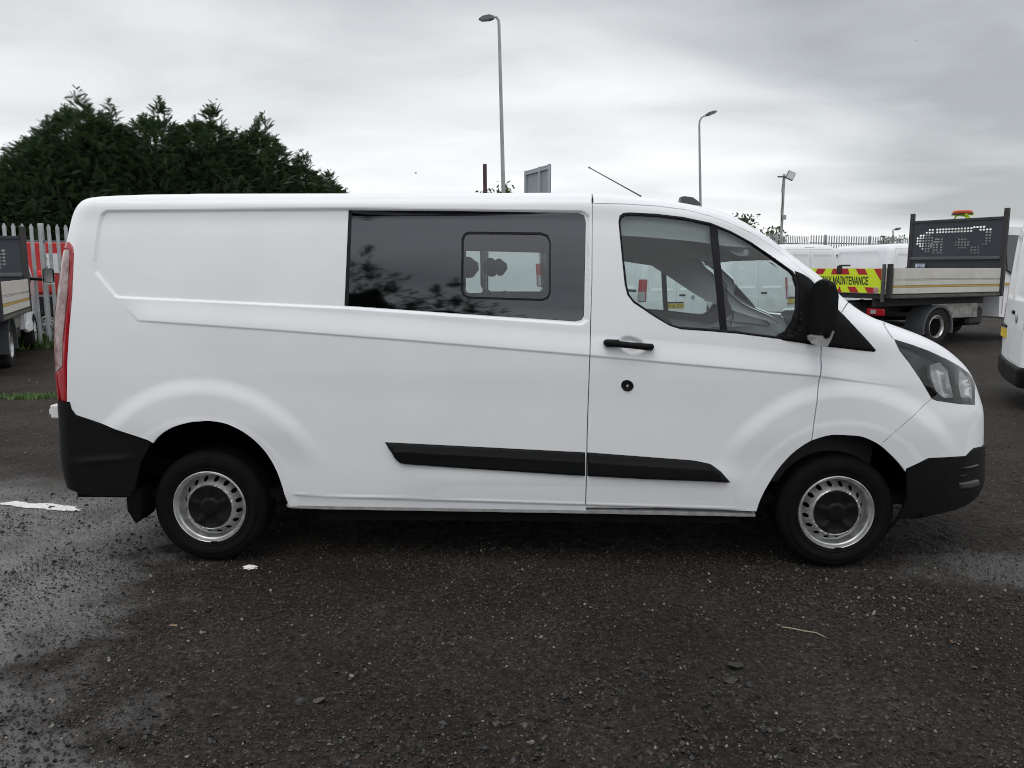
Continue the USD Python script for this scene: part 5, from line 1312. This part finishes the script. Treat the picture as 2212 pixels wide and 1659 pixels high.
    prof = [(px_, pz_ * cabk) for px_, pz_ in prof]
    cab = prism(prof, yc1 - yc0, (0, yc0, 0))
    v = cab.vertices; k = sstep(1.35, 2.5, v[:, 2]) * 0.10
    v[:, 1] = np.where(v[:, 1] < Wd / 2, v[:, 1] + k, v[:, 1] - k); cab.vertices = v
    put("cab", cab, M_PAINT2, t, smooth=25)
    for sg, yy in ((1, yc0), (-1, yc1)):
        win = rnd(Polygon([(x0 + 0.16, 1.58), (x0 + 0.16, 2.34), (x0 + 0.78, 2.34), (x0 + 1.25, 1.68), (x0 + 1.20, 1.54), (x0 + 0.45, 1.46)]), 0.05)
        win = affinity.scale(win, 1, cabk, origin=(0, 0))
        w = prism(win, 0.008, (0, -0.004, 0)); v = w.vertices; kk = sstep(1.35, 2.5, v[:, 2]) * 0.10
        w.vertices = np.stack([v[:, 0], yy + sg * (kk - 0.008) + v[:, 1], v[:, 2]], 1)
        put("cab_window", w, M_DARKGLASS, t)
        put("cab_stripe", bx(1.2, 0.006, 0.05, (x0 + 0.62, yy - sg * 0.001, zb + 0.16)), M_OCHRE, t)
        dl = prism(LineString([(x0 + 0.09, 0.6), (x0 + 0.09, 1.6)]).buffer(0.005), 0.004, (0, yy - 0.002 - sg * .002, 0))
        put("door_gap", dl, M_CHASSIS, t)
        ma = tube([(x0 + 1.1, yy, 1.62 * cabk), (x0 + 1.12, yy - sg * 0.22, 1.60 * cabk)], 0.03, 8)
        mb = bx(0.10, 0.20, 0.30, (x0 + 1.13, yy - sg * 0.33, 1.68 * cabk), 0.03)
        mm = put("mirror_arm", ma, M_BLACK, t)
        put("mirror", mb, M_BLACK, t, smooth=30)
        put("mirror_face", bx(0.006, 0.16, 0.25, (x0 + 1.076, yy - sg * 0.33, 1.685 * cabk)), mat("mirror_silver", (0.35, 0.36, 0.37), 0.1, metal=.8), t)
        put("mirror_foot", bx(0.09, 0.19, 0.06, (x0 + 1.13, yy - sg * 0.33, 1.51 * cabk), 0.02), mat("mirror_white", (0.6, 0.6, 0.6), .4), t)
        truck_wheel(t, x0 + 1.28, yy, sg)
        put("cab_step", bx(0.5, 0.12, 0.2, (x0 + 0.5, yy + sg * 0.02, 0.5), 0.03), M_PAINT2, t)
    return t
tipper((7.42, 16.0, 0), math.radians(27.5), "tipper truck on the right with fluorescent HIGHWAY MAINTENANCE tailboard", L=3.62)
tipper((-7.62, 12.0, 0), math.radians(114), "tipper truck cut off at the left edge, with pale boards and grey headboard", bed=0.92, side=0.50, post=2.38, sign=False, L=3.3, cabk=0.87)

# ------------------------------------------------------------------ other vans
def simple_van(loc, rz, name, label, lampz=(0.78, 1.30), rail=None, L=4.5, Wd=0.92, H=1.9, nose=0.95, plate=None, light="tall", rub=False, recess=True, bumper=M_BLACK, group=None, badge=False, grid=(0.06, 0.05)):
    k = H / 1.95
    lv = [(0.22, .06, 0, 0), (0.4, .01, 0, 0.0), (0.75, 0, 0, 0.02), (0.92, .0, .01, 0.10), (1.04, .01, .015, .55 * nose), (1.15, .02, .02, .98 * nose), (1.4, .045, .04, 1.32 * nose), (1.65, .085, .06, 1.66 * nose), (1.80, .11, .085, 1.86 * nose), (1.88, .15, .13, 2.0 * nose), (1.93, .23, .20, 2.15 * nose), (1.945, .35, .3, 2.3 * nose), (1.955, .6, .4, 2.4 * nose), (1.96, Wd - .02, .5, 2.5 * nose)]
    z = np.array([a[0] for a in lv]) * k; t_ = z.copy(); t_[-4:] = t_[-5] + np.cumsum(np.diff(np.r_[lv[-5][1], [a[1] for a in lv[-4:]]]))
    w = Wd - np.array([a[1] for a in lv])
    sk = Skin(t_, z, w, -L / 2 + np.array([a[2] for a in lv]), L / 2 - np.array([a[3] for a in lv]), np.full(len(lv), .16), np.interp(z, [.2, 1.2, 1.9], [.7, .5, .4]), np.full(len(lv), 3.2))
    R1 = -(sk.S1R + sk.LC); R2 = -sk.S2R
    rs = lambda f: R1 + (R2 - R1) * f                       # 0 at the corner, 1 at the middle of the tail
    zt = t_[9]
    v = thing(name, label, "van", loc, rz, group)
    bump = sbox(R2, t_[0], -sk.S1R + 0.25, 0.50)
    door = rnd(sbox(R2 - .001, 0.52, rs(0.02), zt - 0.06), 0.0)
    sidewin = rnd(Polygon([(0.55, 1.15 * k), (0.5, 1.72 * k), (1.25, 1.72 * k), (1.62, 1.2 * k)]), 0.04)
    scr = sbox(2.3, 1.2 * k, sk.S2F, 1.74 * k)
    archs = [Point(x, 0.32).buffer(0.40) for x in (-1.45, 1.36)]
    lamp = rnd(sbox(-2.60, lampz[0] * k, -2.36, lampz[1] * k), 0.04) if light == "tall" else rnd(sbox(-2.60, 0.70 * k, -2.42, 1.12 * k), 0.03)
    rc = rnd(sbox(-2.1, 1.12 * k, 0.35, 1.74 * k), 0.10)
    ed = rc.boundary; shapely.prepare(ed); shapely.prepare(rc)
    def dis(s, t, P):
        if not recess:
            return 0 * t
        sd = shapely.distance(ed, shapely.points(s, t)) * np.where(shapely.contains_xy(rc, s, t), 1, -1)
        return -0.02 * sstep(-0.02, 0.02, sd)
    shell = sbox(R2, t_[0], sk.S2F, t_[-1]).difference(shapely.union_all([bump, door.buffer(0.008), sidewin, scr, lamp, *archs, LineString([(0.35, .3), (0.35, 1.85 * k)]).buffer(0.004), LineString([(1.75, .5), (1.7, 1.1)]).buffer(.004)]))
    put_panel("body_shell", panel(sk, shell, dis, grid=grid, mirror="both"), M_PAINT2, v)
    for m in (None, "far"):
        d = put_panel("rear_door", panel(sk, door.intersection(sbox(R2 + .006, 0, 9, 9)), (lambda s, t, P: -0.018 * sstep(1.05 * k, 1.10 * k, t) * (1 - sstep(1.66 * k, 1.72 * k, t)) * sstep(R2 + .08, R2 + .16, s) * (1 - sstep(rs(.16), rs(.08), s))), grid=(0.03, 0.03), mirror=m), M_PAINT2, v)
        tl_ = put_panel("tail_light", panel(sk, lamp.buffer(-.004), None, off=0.012, bevel=0.012, grid=(0.04, 0.03), mirror=m), M_RED, v)
        put_panel("lamp_window", panel(sk, sbox(lamp.bounds[0] + .03, lamp.bounds[1] + .02 if light == "tall" else lamp.bounds[1] + .14, lamp.bounds[2] - .03, lamp.bounds[1] + .24), None, off=0.016, grid=(0.04, 0.03), mirror=m), M_GREYLENS, tl_)
        put_panel("side_window", panel(sk, sidewin, None, off=-0.006, grid=(0.08, 0.08), mirror=m), M_DARKGLASS, v)
        if rub:
            put_panel("rub_strip", panel(sk, sbox(-2.25, 1.0 * k, 0.3, 1.06 * k), None, off=0.012, bevel=.01, grid=(0.08, 0.02), mirror=m), M_SEAL, v)
        for x in (-1.45, 1.36):
            truck_wheel(v, x, (-1 if m is None else 1) * (Wd - 0.05), 1 if m is None else -1, R=0.32)
    if rail:
        put_panel("door_rail", panel(sk, sbox(-1.95, rail, -0.75, rail + 0.06), None, off=0.006, grid=(0.08, 0.02)), M_SEAL, v)
    put_panel("windscreen", panel(sk, scr, None, off=-0.004, grid=(0.06, 0.05), mirror="both"), M_DARKGLASS, v)
    put_panel("rear_bumper", panel(sk, bump, None, off=0.03, bevel=0.04, grid=(0.04, 0.03), mirror="both"), bumper, v)
    put("underbody", bx(L - .3, Wd * 1.8, 0.5, (0, 0, 0.42)), M_UNDER, v)
    xr_ = -L / 2
    put("brake_light", bx(0.02, 0.32, 0.035, (xr_ + 0.10, 0, 1.86 * k), 0.005), M_REDDARK, v)
    put("door_handle", bx(0.04, 0.17, 0.045, (xr_ + 0.005 - 0.02, -0.16, 0.93 * k), 0.01), M_BLACK, v)
    put("plate_light", bx(0.05, 0.50, 0.035, (xr_ - 0.02, 0.05 if plate else 0.5, 0.76 * k), 0.008), M_SEAL, v)
    pl = put("number_plate", bx(0.01, 0.52, 0.112, (xr_ - 0.032, 0.05 if plate else .5, 0.68 * k)), mat("plate_yellow", (0.62, 0.44, 0.03), 0.4), v)
    if plate:
        tm = meshkit.text_mesh(plate, 0.07, 0.002, bold=True); b = tm.bounds; q_ = tm.vertices
        put("plate_lettering", trimesh.Trimesh(np.stack([xr_ - 0.038 - q_[:, 2], 0.05 + 0.22 - q_[:, 0] * 0.44 / b[1, 0], 0.68 * k - 0.035 + q_[:, 1]], 1), tm.faces, process=False), mat("sign_black", (0.012, 0.012, 0.012), 0.5), pl)
    if badge:
        put("badge", lathe([(0, -.006), (0.05, -.006), (0.055, 0.0)], 24).apply_transform(trimesh.transformations.rotation_matrix(-PI / 2, [0, 0, 1])).apply_translation((xr_ - 0.024, -0.45, 0.88 * k)), mat("badge_silver", (0.4, 0.42, 0.45), 0.3, metal=.6), v)
    return v
def rear_at(u, y, rz, L, off=0.0):
    """Where the van's centre must stand for the middle of its tail to show at pixel column u, y metres off."""
    p = at_y(u, 575, y)
    return (p[0] + math.cos(rz) * L / 2, p[1] + math.sin(rz) * L / 2, 0)
a = math.radians(107)
simple_van(rear_at(1462, 19.6, a, 4.5), a, "small_van", "small white van with yellow plate, seen through the driver's window", H=2.02, Wd=.92, plate="DF18 ZLR", rub=True, badge=True)
a = math.radians(106)
simple_van(rear_at(1640, 20.4, a, 4.6), a, "small_van", "white van beyond the crew van's windscreen, right of the small van", L=4.6, H=2.08, Wd=.95)
a = math.radians(183)
simple_van(rear_at(1168, 18.0, a, 4.4), a, "small_van", "white van with red and clear tail lamp, seen through the sliding window", H=2.35, lampz=(1.02, 1.42), rail=1.50, recess=False)
a = math.radians(108)
simple_van(rear_at(1752, 21.0, a, 4.8), a, "panel_van", "white van between the windscreen pillar and tipper, with slim roof brake light", L=4.8, H=2.22, Wd=1.0)
a = math.radians(97)
simple_van((at_y(1930, 575, 22.6)[0] + 0.35, 25.0, 0), a, "panel_van", "white van half hidden behind the tipper's headboard, roof groove showing", L=5.2, H=2.28, Wd=1.0)
a = math.radians(-25)
pc = at_y(2199, 575, 10.0)
simple_van((pc[0] + 2.5 * math.cos(a), pc[1] + 2.5 * math.sin(a), 0), a, "panel_van", "white van cut off by the right edge, black rear bumper and yellow plate showing", L=5.0, H=2.3, Wd=1.0, plate=None, badge=True, grid=(0.03, 0.03))

# red vehicle beyond the left fence
rv0 = at_y(190, 600, 18.5)
rv = thing("red_lorry", "bright red vehicle parked behind the left palisade fence", "lorry", (rv0[0], rv0[1], 0), math.radians(14))
M_REDBODY = mat("red_paint", (0.40, 0.010, 0.012), 0.35, coat=0.4)
put("lorry_body", bx(2.4, 1.5, 1.15, (0, 0, 1.62), 0.05), M_REDBODY, rv)
put("lorry_cab", bx(0.9, 1.4, 0.9, (1.5, 0, 1.35), 0.10), M_REDBODY, rv)
put("white_panel", bx(0.30, 0.02, 0.42, (-0.52, -0.762, 1.72)), mat("white_panel", (0.6, 0.6, 0.6), 0.5), rv)
for z in (1.82, 1.64):
    put("hinge", bx(0.07, 0.012, 0.03, (-0.63, -0.777, z)), M_BLACK, rv)
put("tail_lamp", bx(0.16, 0.05, 0.12, (-0.72, -0.77, 1.50), 0.02), mat("lit_red_lens", (0.75, 0.02, 0.01), 0.2), rv)
put("lorry_chassis", bx(3.2, 1.2, 0.3, (0.3, 0, 0.8)), M_CHASSIS, rv)
for x in (-0.7, 1.4):
    for y, sg in ((-0.72, 1), (0.72, -1)):
        truck_wheel(rv, x, y, sg)

# nose of a silver car at the left edge
cc = at_z(-30, 800)
sc_ = thing("silver_car", "nose of a silver car just showing at the left edge", "car", (cc[0] - 0.72, cc[1] + 0.25, 0), math.radians(-62))
M_SILVER = mat("silver_paint", (0.34, 0.35, 0.36), 0.35, metal=0.4, coat=0.5)
pts = [(x, y * k, z) for x, k, z in ((-2.0, .9, .35), (-2.0, .95, .8), (.2, .95, .35), (.2, .95, .62), (0.1, .8, .72), (-0.9, .9, .92), (.32, .7, .4), (.3, .7, .58)) for y in (-.85, .85)]
put("car_body", trimesh.convex.convex_hull(np.array(pts)), M_SILVER, sc_, smooth=30)
pts = [(x, y * k, z) for x, k, z in ((-1.0, .85, .9), (-1.7, .66, 1.4), (-2.0, .66, 1.4), (-2.0, .85, .85)) for y in (-.85, .85)]
put("car_cabin", trimesh.convex.convex_hull(np.array(pts)), M_DARKGLASS, sc_, smooth=30)
for y in (-.62, .62):
    put("headlight", bx(0.22, 0.34, 0.15, (0.20, y, 0.60), 0.04), M_GREYLENS, sc_)
for x in (-.5,):
    for y, sg in ((-.84, 1), (.84, -1)):
        truck_wheel(sc_, x, y, sg, R=0.31)
put("car_floor", bx(1.9, 1.5, 0.15, (-1.0, 0, 0.3)), M_UNDER, sc_)
